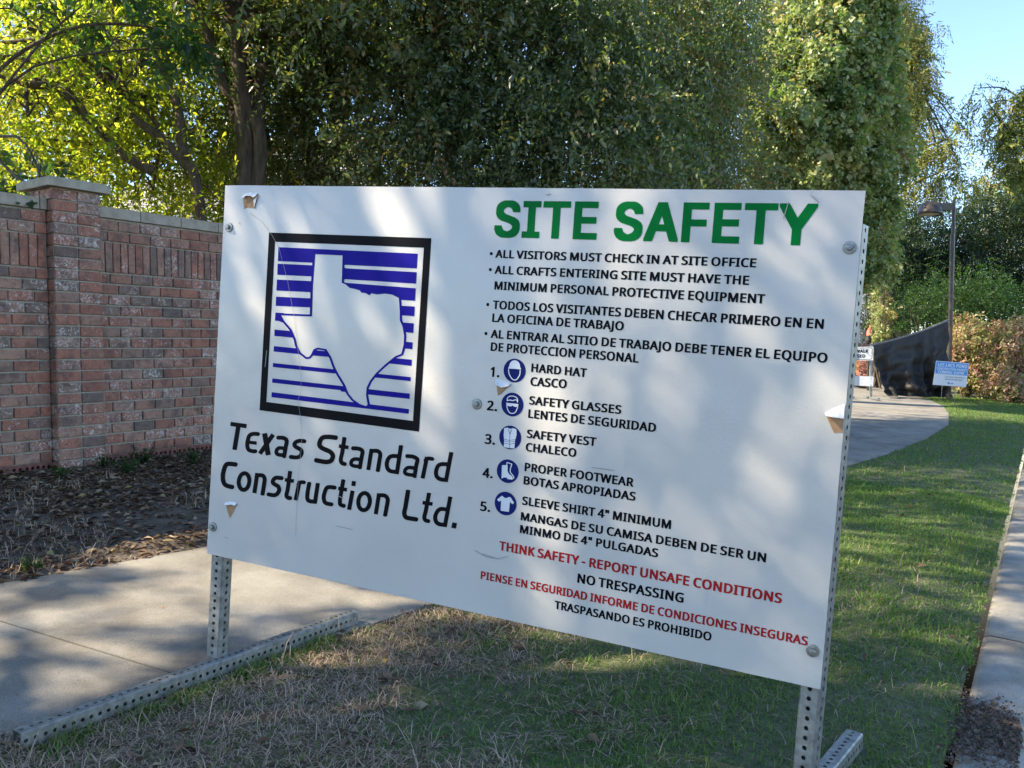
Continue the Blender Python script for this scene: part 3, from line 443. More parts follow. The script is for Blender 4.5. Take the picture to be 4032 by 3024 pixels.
LOGO = json.loads(r'''{"blue":[[2269,10262,2261,10240,2270,9820,3550,9825,3584,9823,3590,9811,3583,9745,2300,9741,2267,9735,2274,9388,3535,9400,3576,9399,3581,9390,3579,9275,3572,9253,2274,9238,2273,8906,2279,8888,3575,8908,3587,8749,3581,8719,3527,8716,2281,8695,2275,8662,2277,8410,2308,8404,3590,8435,3603,8226,3595,8213,3544,8210,2625,8181,2606,8194,2315,8190,2281,8183,2283,7928,2420,7929,2600,7886,2863,7667,2873,7651,2859,7645,2291,7648,2283,7628,2288,7444,3001,7442,3050,7367,3103,7194,3149,7124,3134,7118,2294,7120,2291,6945,3280,6945,3301,6941,3529,6820,3577,6814,3678,6831,3715,6845,3810,6944,4382,6948,4417,6918,4549,6658,4596,6592,4573,6586,2298,6578,2294,6448,4685,6459,4987,6099,2302,6085,2299,5950,2326,5946,4897,5963,4910,5928,5080,5927,5123,5859,5304,5696,5395,5645,2317,5643,2302,5637,2304,5481,7328,5503,7331,5615,7324,5645,5975,5644,5893,5921,5906,5934,7327,5946,7327,6097,7319,6106,5920,6098,5901,6101,5898,6119,5991,6326,6105,6470,7314,6477,7324,6482,7317,6598,6245,6593,6205,6599,6466,6847,6573,6936,7302,6935,7319,6941,7319,7105,7314,7116,6809,7116,6788,7121,6982,7211,7015,7235,7031,7271,7068,7431,7291,7431,7309,7432,7317,7439,7311,7629,7099,7630,7085,7636,7084,7821,7060,7905,7082,7910,7287,7910,7311,7915,7308,8190,7294,8196,6948,8195,6905,8264,6895,8398,6924,8404,7306,8406,7306,8684,7280,8689,6864,8687,6835,8853,6864,8859,7301,8861,7301,9224,7272,9229,4843,9267,4817,9270,4814,9289,4790,9299,4786,9360,4790,9369,4795,9366,4811,9304,4813,9373,7295,9366,7301,9391,7297,9696,7253,9701,4829,9707,4812,9720,4777,9723,4773,9786,4779,9807,4848,9810,7293,9814,7292,10245],[3678,10094,4684,10091,4711,9259,4860,9214,5007,9117,5190,9096,5380,9057,5436,8995,5577,8993,5728,8932,5790,8994,6001,8972,6275,9013,6523,8995,6750,8907,6807,8551,6832,8246,6930,8083,7011,7807,7012,7538,6957,7273,6947,7259,6749,7170,6410,6883,6116,6601,5929,6359,5823,6140,5817,5905,5894,5629,5845,5571,5613,5616,5396,5719,5367,5736,5186,5898,5052,6141,4778,6464,4620,6690,4488,6950,4283,7185,3965,7205,3916,7188,3816,7138,3733,6968,3670,6894,3651,6886,3570,6874,3347,6995,3192,7196,3125,7399,2939,7698,2631,7954,2507,8115,2524,8120,3633,8153,3685,8161,3655,9146],[3964,7142,4222,7131,4240,7122,4233,7118,3927,7118,3927,7124]],"name":[[732,4506,721,4474,715,4365,913,4365,949,4358,847,3612,869,3604,1025,3603,1036,3632,1134,4359,1141,4365,1172,4366,1368,4364,1375,4371,1387,4501,1358,4508],[1659,4286,1609,4273,1529,4240,1471,4199,1424,4141,1395,4067,1367,3940,1361,3881,1367,3786,1402,3687,1436,3646,1467,3623,1530,3599,1613,3588,1695,3586,1765,3595,1815,3608,1856,3642,1869,3676,1855,3708,1823,3729,1787,3734,1691,3718,1614,3723,1568,3735,1542,3771,1529,3815,1526,3864,1543,3872,1813,3881,1820,3889,1823,3988,1815,3993,1562,3982,1540,3990,1546,4024,1575,4102,1598,4124,1683,4158,1773,4169,1865,4168,1899,4184,1925,4210,1934,4248,1921,4275,1876,4301,1775,4301],[2188,4312,2015,4264,2105,3937,1900,3643,1931,3625,2040,3581,2160,3740,2202,3600,2216,3580,2403,3633,2312,3958,2520,4258,2490,4276,2382,4321,2258,4157,2210,4310,2203,4315],[4426,4529,4347,4505,4297,4481,4239,4437,4215,4408,4174,4335,4150,4252,4151,4169,4159,4146,4199,4084,4256,4045,4430,3990,4577,3961,4627,3936,4674,3887,4665,3838,4642,3799,4623,3782,4530,3756,4399,3749,4133,3762,4077,3717,4066,3667,4079,3641,4105,3614,4115,3612,4395,3602,4536,3609,4628,3629,4679,3648,4710,3663,4764,3703,4801,3753,4831,3816,4847,3882,4844,3925,4808,3995,4761,4040,4700,4078,4628,4106,4400,4157,4334,4188,4323,4207,4321,4242,4335,4291,4357,4334,4377,4354,4404,4371,4454,4387,4585,4403,4855,4409,4899,4452,4907,4496,4894,4526,4858,4555,4584,4550],[2633,4280,2589,4246,2578,4212,2590,4177,2617,4158,2642,4148,2775,4165,2868,4161,2905,4142,2914,4107,2885,3965,2798,3965,2719,3955,2652,3928,2588,3879,2562,3843,2544,3800,2537,3746,2545,3702,2566,3664,2594,3639,2648,3618,2737,3611,2816,3617,2851,3611,2887,3590,2912,3585,2960,3596,2979,3609,2994,3611,3000,3623,3050,3986,3072,4090,3072,4163,3062,4190,3045,4220,3017,4249,2990,4266,2914,4293,2825,4301],[5114,4538,5073,4530,5063,4523,5040,4300,5034,4294,4964,4295,4958,4290,4947,4182,4973,4176,5023,4177,5028,4169,5009,4021,4974,3855,4979,3777,5015,3707,5068,3663,5134,3646,5213,3645,5248,3659,5268,3678,5280,3707,5278,3730,5262,3756,5241,3769,5150,3780,5129,3813,5126,3867,5161,4025,5179,4169,5194,4176,5300,4177,5313,4288,5287,4294,5214,4293,5193,4300,5214,4526,5141,4543],[3461,4280,3352,4241,3264,4181,3224,4125,3214,4088,3217,4040,3241,3994,3293,3957,3368,3926,3494,3889,3505,3867,3508,3827,3501,3806,3480,3777,3457,3760,3414,3744,3318,3732,3186,3735,3143,3720,3112,3686,3106,3649,3123,3619,3161,3599,3317,3598,3461,3621,3541,3655,3578,3681,3621,3725,3650,3773,3667,3835,3663,3895,3656,3922,3625,3975,3570,4014,3437,4052,3387,4071,3374,4088,3408,4119,3484,4152,3536,4158,3681,4160,3709,4173,3734,4197,3745,4238,3729,4268,3686,4293,3532,4290],[7073,4537,7067,4528,7041,4258,6868,4241,6803,4219,6744,4188,6719,4168,6677,4118,6647,4060,6630,4008,6615,3925,6621,3849,6655,3758,6688,3716,6736,3678,6777,3660,6853,3645,7102,3648,7119,3652,7125,3661,7211,4523,7203,4539],[5447,4293,5410,4265,5399,4232,5407,4198,5447,4168,5655,4181,5729,4163,5741,4151,5743,4124,5715,3979,5620,3977,5543,3967,5485,3945,5413,3893,5387,3858,5361,3785,5365,3730,5385,3690,5423,3658,5488,3639,5571,3635,5670,3640,5698,3635,5726,3618,5749,3616,5820,3637,5832,3692,5872,4032,5892,4131,5887,4193,5873,4222,5847,4254,5821,4272,5770,4294,5724,4304,5592,4309],[6062,4295,6045,4190,5986,3643,5996,3638,6104,3637,6129,3643,6189,4174,6217,4187,6301,4198,6337,4192,6363,4177,6373,4159,6375,4136,6316,3641,6323,3634,6346,3635,6364,3624,6400,3620,6426,3632,6457,3636,6466,3666,6518,4120,6517,4193,6498,4237,6462,4278,6433,4298,6359,4321,6297,4325,6191,4307],[2735,3833,2801,3843,2865,3838,2862,3776,2852,3743,2744,3734,2694,3741,2685,3769,2691,3794,2714,3820],[8758,4548,8752,4539,8710,4233,8558,4221,8472,4198,8408,4165,8378,4139,8343,4086,8306,3980,8295,3907,8300,3829,8330,3746,8372,3700,8423,3671,8474,3651,8542,3640,8617,3639,8707,3648,8761,3645,8771,3656,8888,4534,8885,4541,8869,4545],[7350,4299,7311,4266,7301,4234,7310,4205,7346,4176,7466,4185,7552,4185,7630,4167,7650,4155,7655,4140,7635,4062,7623,3972,7511,3971,7413,3954,7347,3920,7292,3867,7268,3822,7256,3763,7259,3733,7277,3694,7323,3656,7380,3642,7471,3635,7578,3639,7596,3630,7613,3631,7635,3619,7661,3616,7724,3634,7730,3643,7767,4012,7795,4136,7792,4193,7776,4224,7750,4251,7712,4275,7625,4302,7538,4312],[7969,4307,7953,4237,7934,4211,7925,4180,7941,4137,7865,3655,7872,3646,7991,3640,8005,3652,8086,4194,8099,4205,8128,4209,8225,4207,8257,4222,8276,4245,8281,4269,8266,4304,8229,4323,8124,4325,8073,4318,8032,4305],[6883,4114,6959,4126,7007,4129,7027,4122,7000,3828,6994,3781,6988,3776,6901,3770,6839,3779,6794,3811,6770,3858,6760,3937,6783,4028,6799,4061,6822,4085,6838,4098],[5553,3849,5623,3861,5699,3857,5704,3846,5689,3759,5576,3753,5507,3758,5500,3764,5498,3791,5505,3808,5525,3832],[702,3183,630,3161,585,3136,538,3089,498,3021,464,2928,427,2758,420,2694,436,2536,461,2468,505,2394,577,2337,621,2319,685,2306,823,2295,933,2294,978,2317,1003,2344,1013,2375,1002,2415,970,2443,792,2450,718,2459,677,2478,658,2500,616,2604,609,2712,624,2815,665,2964,701,3027,722,3036,826,3051,1040,3054,1095,3102,1103,3153,1090,3180,1051,3206,817,3200],[8565,4097,8682,4107,8693,4100,8654,3788,8645,3766,8566,3763,8515,3773,8466,3799,8450,3816,8437,3848,8432,3918,8441,3968,8464,4038,8493,4076],[7449,3847,7515,3858,7609,3854,7612,3847,7600,3755,7475,3750,7392,3759,7385,3777,7400,3814],[3114,3213,3107,3203,3088,2977,3081,2970,3012,2966,3000,2888,3002,2847,3069,2847,3077,2842,3050,2586,3015,2446,3019,2385,3044,2336,3101,2294,3156,2282,3254,2284,3297,2303,3319,2329,3327,2358,3314,2393,3290,2412,3265,2417,3196,2417,3179,2426,3176,2458,3211,2597,3234,2844,3241,2850,3348,2853,3362,2967,3354,2972,3257,2971,3248,2976,3269,3197,3265,3216],[1357,2955,1291,2928,1242,2894,1205,2862,1172,2820,1137,2761,1112,2695,1094,2579,1097,2525,1118,2449,1163,2367,1206,2327,1260,2295,1292,2283,1365,2274,1431,2284,1476,2301,1511,2319,1587,2379,1640,2454,1671,2525,1697,2661,1693,2714,1667,2806,1639,2856,1599,2900,1543,2939,1501,2956,1428,2966],[1832,2970,1821,2935,1751,2304,1759,2299,1891,2302,1916,2312,1975,2833,1987,2845,2062,2855,2093,2853,2113,2840,2128,2817,2136,2777,2076,2294,2126,2268,2167,2266,2236,2291,2256,2399,2298,2755,2299,2825,2270,2903,2212,2960,2165,2982,2124,2989,2063,2992,1933,2974],[1383,2820,1427,2826,1453,2814,1485,2785,1519,2715,1529,2641,1514,2560,1484,2489,1463,2461,1422,2425,1376,2413,1340,2426,1302,2463,1274,2526,1264,2599,1279,2685,1309,2752,1351,2801],[2665,2992,2587,2965,2516,2910,2475,2854,2462,2824,2454,2744,2475,2702,2517,2669,2619,2625,2703,2600,2726,2558,2715,2516,2687,2467,2666,2445,2618,2418,2529,2409,2393,2416,2359,2401,2328,2373,2316,2338,2330,2303,2362,2280,2553,2273,2666,2294,2715,2315,2786,2365,2825,2410,2866,2481,2885,2541,2888,2582,2874,2629,2838,2689,2802,2719,2634,2776,2617,2792,2650,2844,2688,2862,2880,2873,2919,2888,2947,2917,2957,2951,2951,2966,2940,2985,2896,3009,2723,3002],[5122,3225,5115,3216,5085,2990,5078,2984,5027,2981,5013,2881,5018,2866,5059,2864,5066,2857,5036,2623,5032,2548,5038,2450,5058,2405,5111,2368,5210,2347,5252,2345,5279,2350,5301,2360,5325,2383,5336,2428,5323,2454,5298,2472,5201,2483,5188,2492,5183,2571,5199,2743,5217,2860,5239,2865,5335,2866,5348,2978,5341,2982,5258,2982,5233,2988,5267,3218,5195,3233],[3659,2986,3616,2977,3569,2956,3506,2958,3491,2949,3484,2896,3454,2827,3466,2796,3381,2322,3389,2313,3525,2309,3540,2316,3631,2840,3644,2853,3667,2862,3725,2864,3768,2874,3809,2910,3813,2947,3804,2966,3780,2984,3750,2992],[5503,3228,5497,3219,5488,3076,5514,3070,5632,3077,5638,3086,5647,3229,5621,3235],[3924,2976,3863,2942,3828,2728,3813,2593,3811,2492,3820,2428,3841,2375,3869,2343,3901,2322,3946,2307,4018,2300,4085,2302,4260,2318,4270,2352,4336,2978,4329,2983,4205,2981,4182,2972,4125,2446,4118,2439,4052,2433,4004,2437,3985,2445,3968,2511,3979,2694,4020,2940,3972,2974],[4691,2982,4609,2959,4572,2939,4548,2921,4507,2867,4471,2782,4438,2657,4429,2588,4435,2505,4468,2414,4505,2368,4538,2347,4591,2329,4652,2321,4816,2322,4848,2338,4875,2365,4884,2398,4870,2432,4835,2454,4667,2454,4643,2458,4616,2473,4588,2532,4584,2603,4601,2697,4637,2806,4664,2841,4728,2857,4905,2863,4932,2877,4956,2901,4967,2942,4951,2971,4915,2994,4775,2991],[7409,3238,7400,3212,7345,2711,7315,2553,7317,2492,7334,2437,7347,2409,7387,2361,7452,2330,7522,2324,7822,2330,7850,2350,7872,2374,7882,2410,7870,2442,7838,2466,7529,2462,7498,2470,7476,2506,7468,2558,7499,2723,7555,3231,7538,3238,7469,3243,7448,3236],[5473,2930,5467,2920,5385,2325,5401,2318,5530,2320,5536,2329,5618,2923,5601,2930],[5934,2974,5873,2948,5830,2917,5789,2878,5755,2829,5727,2774,5706,2709,5696,2648,5697,2566,5710,2509,5734,2454,5756,2418,5804,2370,5847,2344,5912,2324,5953,2322,6015,2332,6081,2360,6124,2392,6164,2431,6198,2479,6226,2534,6246,2603,6256,2659,6254,2741,6241,2797,6218,2852,6196,2887,6149,2936,6106,2962,6042,2982,6001,2985],[8121,3254,8111,3241,8080,2994,8072,2988,7996,2986,7990,2981,7981,2877,8005,2871,8051,2875,8064,2867,8037,2681,8008,2556,8005,2487,8028,2415,8065,2375,8118,2353,8220,2349,8253,2363,8274,2386,8285,2418,8279,2444,8249,2470,8232,2474,8173,2474,8156,2480,8143,2509,8145,2547,8174,2672,8201,2869,8220,2878,8317,2881,8328,2987,8304,2993,8233,2989,8218,2996,8250,3246,8235,3253],[6418,2981,6412,2970,6393,2804,6343,2334,6353,2330,6460,2331,6485,2337,6546,2866,6555,2873,6647,2883,6674,2881,6704,2863,6720,2846,6734,2806,6666,2331,6714,2311,6750,2308,6788,2324,6806,2326,6812,2335,6879,2820,6876,2850,6852,2908,6795,2971,6731,3003,6700,3008,6598,3007,6480,2985],[5959,2848,5992,2855,6011,2853,6050,2831,6067,2814,6096,2760,6111,2676,6098,2600,6067,2525,6032,2483,6011,2466,5962,2452,5925,2462,5877,2508,5852,2566,5843,2631,5852,2699,5881,2774,5922,2825],[8820,3245,8814,3236,8773,2915,8757,2908,8612,2901,8555,2881,8511,2856,8458,2807,8412,2736,8371,2621,8363,2563,8366,2518,8383,2457,8418,2394,8444,2368,8490,2340,8542,2323,8596,2316,8825,2327,8834,2338,8950,3235,8947,3241,8931,3245],[8623,2777,8716,2786,8750,2785,8756,2779,8714,2453,8704,2443,8621,2440,8561,2453,8537,2470,8522,2490,8503,2544,8506,2612,8536,2696,8577,2753],[9010,2507,8998,2470,8979,2343,8998,2337,9126,2332,9137,2369,9157,2495,9138,2502]],"pic":[[10587,7379,10566,7370,10561,7369,10547,7363,10534,7355,10507,7333,10481,7296,10463,7249,10460,7200,10440,7180,10435,7159,10432,7154,10426,7130,10449,7132,10451,7130,10500,7135,10502,7134,10551,7138,10552,7137,10635,7143,10637,7141,10670,7143,10672,7141,10686,7143,10688,7141,10720,7143,10722,7141,10737,7143,10738,7141,10753,7143,10755,7141,10771,7143,10773,7141,10787,7143,10789,7141,10803,7143,10805,7141,10829,7142,10826,7150,10799,7196,10785,7226,10775,7277,10765,7291,10754,7316,10720,7350,10679,7373,10660,7378,10655,7377,10634,7383],[10433,7112,10434,7089,10435,7087,10442,7027,10443,7026,10444,7017,10446,7015,10449,7000,10461,6971,10487,6930,10490,6927,10500,6912,10534,6872,10557,6848,10573,6835,10591,6826,10616,6818,10637,6814,10645,6815,10647,6813,10670,6816,10678,6819,10684,6820,10708,6833,10723,6845,10750,6874,10772,6908,10783,6932,10786,6935,10805,6982,10809,6996,10808,7000,10811,7007,10811,7013,10813,7021,10813,7030,10814,7031,10814,7040,10815,7042,10814,7123,10811,7125,10785,7124,10786,7056,10785,7054,10786,7041,10784,7039,10785,7030,10784,7028,10784,7021,10781,7013,10782,7007,10774,6981,10770,6973,10770,6970,10746,6921,10724,6887,10699,6861,10690,6854,10673,6845,10648,6841,10647,6842,10639,6841,10624,6845,10597,6854,10566,6879,10528,6923,10491,6976,10491,6979,10482,6994,10482,6999,10476,7012,10473,7031,10471,7033,10470,7048,10468,7049,10461,7114],[10581,6382,10580,6380,10559,6377,10557,6375,10539,6370,10535,6367,10524,6362,10494,6343,10480,6330,10467,6316,10457,6300,10452,6280,10454,6243,10456,6242,10462,6210,10464,6210,10466,6212,10476,6210,10487,6215,10486,6226,10490,6222,10493,6222,10494,6224,10503,6225,10504,6226,10520,6230,10522,6231,10532,6232,10533,6234,10545,6235,10546,6237,10569,6239,10616,6230,10622,6231,10624,6230,10643,6232,10672,6242,10705,6260,10710,6260,10716,6264,10726,6265,10740,6260,10771,6235,10773,6236,10771,6207,10776,6206,10785,6203,10788,6205,10796,6205,10796,6212,10798,6214,10797,6222,10799,6223,10798,6232,10799,6234,10799,6258,10801,6260,10799,6285,10797,6287,10796,6296,10793,6301,10792,6306,10785,6317,10785,6320,10767,6341,10754,6351,10733,6363,10708,6372,10705,6372,10683,6379,10668,6382,10663,6381,10648,6384,10642,6384,10640,6385,10632,6384,10630,6385],[10584,6357,10616,6361,10617,6360,10640,6361,10685,6353,10717,6343,10734,6334,10756,6316,10763,6306,10771,6290,10774,6271,10773,6270,10763,6279,10744,6289,10727,6292,10705,6288,10681,6278,10660,6267,10638,6259,10623,6257,10585,6265,10579,6265,10569,6267,10544,6264,10543,6262,10530,6261,10528,6259,10518,6258,10517,6257,10489,6251,10484,6249,10483,6244,10480,6247,10478,6281,10480,6290,10486,6300,10502,6318,10522,6333,10556,6350,10569,6353,10570,6355],[10440,6163,10441,6155,10445,6149,10447,6139,10451,6133,10453,6123,10463,6101,10463,6099,10451,6096,10451,6093,10455,6085,10455,6077,10459,6068,10460,6061,10461,6059,10462,6052,10464,6051,10471,6022,10473,6021,10481,5993,10485,5987,10485,5983,10489,5979,10493,5967,10515,5933,10544,5901,10564,5886,10581,5877,10600,5871,10605,5872,10620,5869,10631,5870,10633,5869,10667,5873,10669,5874,10680,5876,10682,5877,10699,5882,10721,5894,10737,5906,10751,5922,10769,5948,10774,5963,10780,5972,10780,5975,10784,5983,10784,5986,10788,5995,10792,6010,10797,6023,10809,6067,10817,6089,10816,6094,10808,6095,10795,6098,10808,6104,10811,6106,10819,6166,10812,6166,10810,6168,10796,6166,10794,6167,10781,6166,10779,6167,10748,6166,10747,6167,10734,6165,10732,6167,10701,6165,10699,6166,10686,6165,10684,6166,10653,6165,10652,6166,10639,6165,10637,6166,10622,6164,10621,6166,10606,6164,10604,6165,10591,6164,10589,6165,10575,6164,10573,6165,10558,6164,10556,6165,10543,6164,10542,6165,10527,6163,10525,6165,10511,6163,10509,6164,10496,6163,10494,6164,10479,6163,10478,6164,10463,6163,10461,6164],[10479,6092,10510,6082,10527,6075,10555,6076,10557,6075,10575,6077,10576,6076,10593,6077,10594,6076,10604,6077,10641,6109,10667,6090,10741,6074,10788,6095,10792,6095,10788,6086,10771,6025,10768,6020,10760,5993,10756,5985,10756,5982,10745,5958,10735,5942,10716,5921,10697,5908,10683,5902,10665,5898,10664,5897,10633,5893,10631,5894,10620,5893,10613,5895,10608,5895,10590,5900,10561,5921,10539,5944,10523,5969,10522,5972,10517,5979,10507,5999,10505,6009,10499,6021,10496,6034,10492,6041,10492,6049,10490,6050,10485,6073,10483,6074,10483,6082],[10527,5465,10525,5463,10519,5462,10517,5460,10511,5460,10509,5458,10502,5457,10501,5456,10494,5455,10493,5453,10438,5437,10434,5435,10435,5401,10433,5399,10435,5377,10433,5375,10435,5354,10433,5352,10435,5329,10434,5327,10435,5306,10434,5304,10435,5282,10434,5280,10435,5259,10434,5257,10435,5237,10437,5236,10439,5218,10440,5216,10445,5180,10446,5179,10448,5162,10449,5161,10451,5143,10453,5141,10454,5125,10456,5123,10460,5084,10461,5083,10462,5087,10564,5073,10581,5074,10583,5072,10599,5073,10601,5072,10626,5074,10623,5110,10601,5108,10600,5110,10590,5109,10588,5110,10565,5110,10563,5111,10545,5112,10538,5114,10527,5115,10515,5118,10510,5117,10498,5120,10493,5120,10455,5126,10459,5138,10494,5132,10499,5133,10511,5129,10515,5130,10527,5127,10539,5127,10546,5125,10551,5125,10566,5122,10572,5123,10574,5122,10580,5123,10590,5121,10599,5122,10600,5121,10624,5123,10621,5162,10623,5164,10619,5209,10621,5211,10617,5279,10609,5295,10607,5305,10603,5311,10601,5322,10597,5327,10595,5338,10591,5343,10589,5354,10585,5359,10585,5364,10581,5369,10578,5380,10575,5386,10572,5396,10569,5402,10566,5412,10558,5429,10573,5435,10580,5421,10583,5411,10586,5405,10589,5395,10593,5389,10595,5379,10599,5373,10601,5363,10605,5357,10605,5353,10609,5347,10611,5336,10615,5331,10615,5326,10622,5310,10657,5427,10672,5425,10672,5420,10669,5406,10666,5401,10648,5335,10645,5330,10641,5313,10638,5308,10635,5290,10630,5281,10634,5212,10632,5211,10636,5165,10634,5164,10637,5124,10649,5125,10651,5127,10664,5128,10665,5130,10698,5137,10699,5139,10724,5145,10731,5149,10754,5155,10755,5156,10784,5165,10786,5166,10790,5165,10791,5157,10792,5156,10787,5153,10764,5147,10757,5143,10726,5135,10718,5130,10692,5124,10691,5123,10652,5115,10650,5113,10637,5111,10639,5076,10648,5076,10650,5078,10666,5080,10668,5081,10690,5086,10692,5088,10718,5094,10719,5096,10726,5096,10727,5098,10734,5099,10735,5101,10742,5101,10743,5103,10750,5104,10758,5108,10764,5109,10766,5110,10772,5111,10774,5113,10780,5114,10791,5118,10791,5127,10793,5128,10792,5139,10795,5145,10796,5156,10798,5162,10804,5195,10812,5224,10813,5234,10820,5263,10821,5273,10826,5291,10815,5443,10722,5475,10618,5439,10543,5462,10540,5462,10532,5465],[10462,5074,10459,5072,10463,5026,10461,5025,10465,4979,10463,4977,10467,4907,10471,4905,10503,4905,10511,4903,10542,4902,10551,4900,10582,4900,10591,4898,10597,4898,10599,4897,10606,4898,10607,4897,10614,4897,10624,4896,10632,4897,10631,4920,10633,4922,10629,4969,10631,4971,10628,5000,10623,5000,10621,5001,10605,4999,10603,5000,10595,4999,10585,5001,10568,5000,10566,5002,10528,5005,10486,5012,10468,5012,10465,5013,10464,5016,10467,5026,10569,5013,10594,5013,10595,5011,10604,5012,10605,5011,10622,5013,10627,5012,10629,5018,10625,5060,10618,5062,10590,5060,10588,5061,10557,5062],[10784,5104,10783,5102,10760,5096,10752,5092,10746,5091,10744,5089,10738,5089,10736,5087,10730,5086,10720,5082,10702,5078,10693,5074,10639,5063,10642,5019,10640,5015,10666,5019,10667,5020,10696,5027,10704,5031,10733,5039,10735,5041,10740,5042,10773,5055,10779,5056,10787,5060,10789,5060,10791,5057,10791,5069,10792,5070,10791,5087,10793,5089,10791,5104],[10790,5048,10788,5046,10776,5043,10736,5027,10729,5027,10721,5023,10715,5022,10713,5020,10707,5019,10705,5017,10699,5017,10689,5012,10642,5002,10644,4972,10642,4971,10646,4899,10636,4896,10789,4904,10789,4913,10791,4915,10790,4953,10791,4954,10790,5011,10792,5012,10791,5029,10792,5031],[10595,4494,10591,4492,10585,4483,10584,4469,10581,4459,10582,4451,10579,4442,10580,4434,10577,4425,10577,4413,10594,4414,10596,4413,10603,4414,10605,4435,10606,4436,10606,4444,10608,4453,10608,4461,10610,4467,10640,4462,10645,4459,10658,4458,10663,4456,10677,4454,10682,4452,10695,4451,10700,4448,10714,4447,10719,4445,10727,4444,10730,4442,10696,4318,10697,4220,10704,4211,10818,4098,10816,4042,10821,4041,10836,4043,10841,4042,10841,4051,10843,4052,10842,4066,10843,4068,10843,4108,10836,4117,10722,4230,10722,4317,10759,4451,10758,4457,10748,4465,10685,4477,10680,4479,10667,4480,10661,4483,10648,4484,10643,4486,10630,4488,10625,4490,10611,4491,10606,4494],[10596,4408,10595,4406,10468,4386,10467,4385,10446,4381,10462,3997,10524,4042,10560,4046,10562,4044,10585,4047,10587,4046,10610,4049,10611,4048,10624,4049,10626,4037,10628,4036,10629,4028,10630,4027,10631,4019,10634,4014,10797,4013,10797,4023,10799,4025,10797,4044,10799,4046,10797,4066,10799,4068,10798,4098,10668,4173,10659,4180,10647,4209,10643,4213,10629,4243,10617,4410],[10510,3516,10397,3410,10375,3391,10368,3383,10426,3331,10487,3368,10495,3372,10504,3084,10510,3083,10518,3084,10520,3083,10529,3084,10531,3083,10539,3084,10551,3083,10561,3085,10563,3083,10571,3085,10583,3083,10593,3085,10594,3084,10602,3085,10614,3084,10624,3085,10626,3084,10634,3085,10646,3084,10656,3086,10657,3084,10665,3086,10667,3084,10687,3086,10689,3085,10697,3086,10699,3085,10718,3086,10720,3085,10728,3086,10730,3085,10755,3086,10755,3093,10757,3094,10756,3107,10757,3108,10756,3122,10758,3124,10757,3136,10758,3138,10757,3150,10759,3152,10758,3165,10759,3167,10758,3179,10760,3181,10759,3195,10760,3197,10760,3209,10761,3210,10761,3238,10762,3240,10762,3267,10763,3269,10762,3281,10764,3283,10763,3295,10764,3297,10763,3311,10765,3313,10764,3325,10766,3326,10765,3340,10766,3342,10765,3354,10767,3356,10767,3376,10768,3377,10849,3322,10892,3372,10827,3446,10813,3466,10799,3480,10784,3500,10776,3507,10720,3511,10659,3465,10655,3464,10654,3466,10590,3470]]}''')
from mathutils.geometry import tessellate_polygon
def text_polys(s, u0, v0, u1, v1, cap, lib='N', space=33):
    G_ = LIB[lib]; x = 0.0; out = []; xs = []
    for ch in s:
        if ch == ' ': x += space; continue
        a, loops = G_[ch]; pl = []
        for l in loops:
            p = [(x + l[i] / 4, l[i + 1] / 4) for i in range(0, len(l), 2)]; pl.append(p); xs += [q_[0] for q_ in p]
        out.append(pl); x += a
    lo, hi = min(xs), max(xs); k = (u1 - u0) / (hi - lo); ky = cap / 100
    return [[[(u0 + (a - lo) * k, v0 + (v1 - v0) * (a - lo) / (hi - lo) + b * ky) for a, b in p] for p in pl] for pl in out]
def nest(loops):
    def inside(p, L_):
        c = False; x, y = p
        for (x0, y0), (x1, y1) in zip(L_, L_[1:] + L_[:1]):
            if (y0 > y) != (y1 > y) and x < x0 + (y - y0) / (y1 - y0) * (x1 - x0): c = not c
        return c
    dep = [sum(inside(l[0], o) for o in loops if o is not l) for l in loops]; out = []
    for l, d in zip(loops, dep):
        if d % 2 == 0: out.append([l] + [h for h, e in zip(loops, dep) if e == d + 1 and inside(h[0], l)])
    return out
def print_obj(name, shapes, w_, m, parent, frame):
    """shapes: list of loop lists (outer + holes) in the frame's (u, v)"""
    V = []; F = []
    for pl in shapes:
        vv = [Vector((a, b, 0)) for p in pl for a, b in p]; k = len(V)
        for t in tessellate_polygon([[Vector((a, b, 0)) for a, b in p] for p in pl]): F.append(tuple(i + k for i in t))
        V += [frame @ Vector((v.x, v.y, w_)) for v in vv]
    return obj(name, mesh(name, V, F), m, parent)

# ------------------------------------------------------------------ the safety sign
BL = Vector((-1.02094762, 2.7404661, 0.70596555)); BU = Vector((0.92163696, -0.37984179, -0.07940732)); BV = Vector((0.06928662, -0.00676864, 0.99757383))
BN = BU.cross(BV).normalized(); BW, BH = 1.9332, 1.219
if BN.y > 0: BN = -BN
BM = Matrix(((BU.x, BV.x, BN.x, BL.x), (BU.y, BV.y, BN.y, BL.y), (BU.z, BV.z, BN.z, BL.z), (0, 0, 0, 1)))
BMI = BM.inverted()
def buv(x, y):
    """board position of a point measured at full photograph resolution"""
    d = Vector(FW * FPX + RT * (x - 2016) - UP * (y - 1512)); e = Vector(EYE)
    t = (BL - e).dot(BN) / d.dot(BN); p = BMI @ (e + d * t); return (p.x, p.y)
sign = empty('safety_sign', BM @ Vector((BW / 2, -0.36, -0.04)))
tag(sign, 'large white SITE SAFETY construction sign on perforated steel posts and ground rails', 'sign')
pb = MB(); n_ = 24
rs = random.Random(5)
edge_pts = [(BW * i / n_, -0.0012 * rs.random()) for i in range(n_ + 1)] + [(BW - 0.0012 * rs.random() * (0 < i < 14), BH * i / 14) for i in range(1, 14)] + [(BW * i / n_, BH + 0.001 * rs.random()) for i in range(n_, -1, -1)] + [(0.001 * rs.random(), BH * i / 14) for i in range(13, 0, -1)]
N_ = len(edge_pts)
V = [BM @ Vector((a, b, 0)) for a, b in edge_pts] + [BM @ Vector((a, b, -0.012)) for a, b in edge_pts]
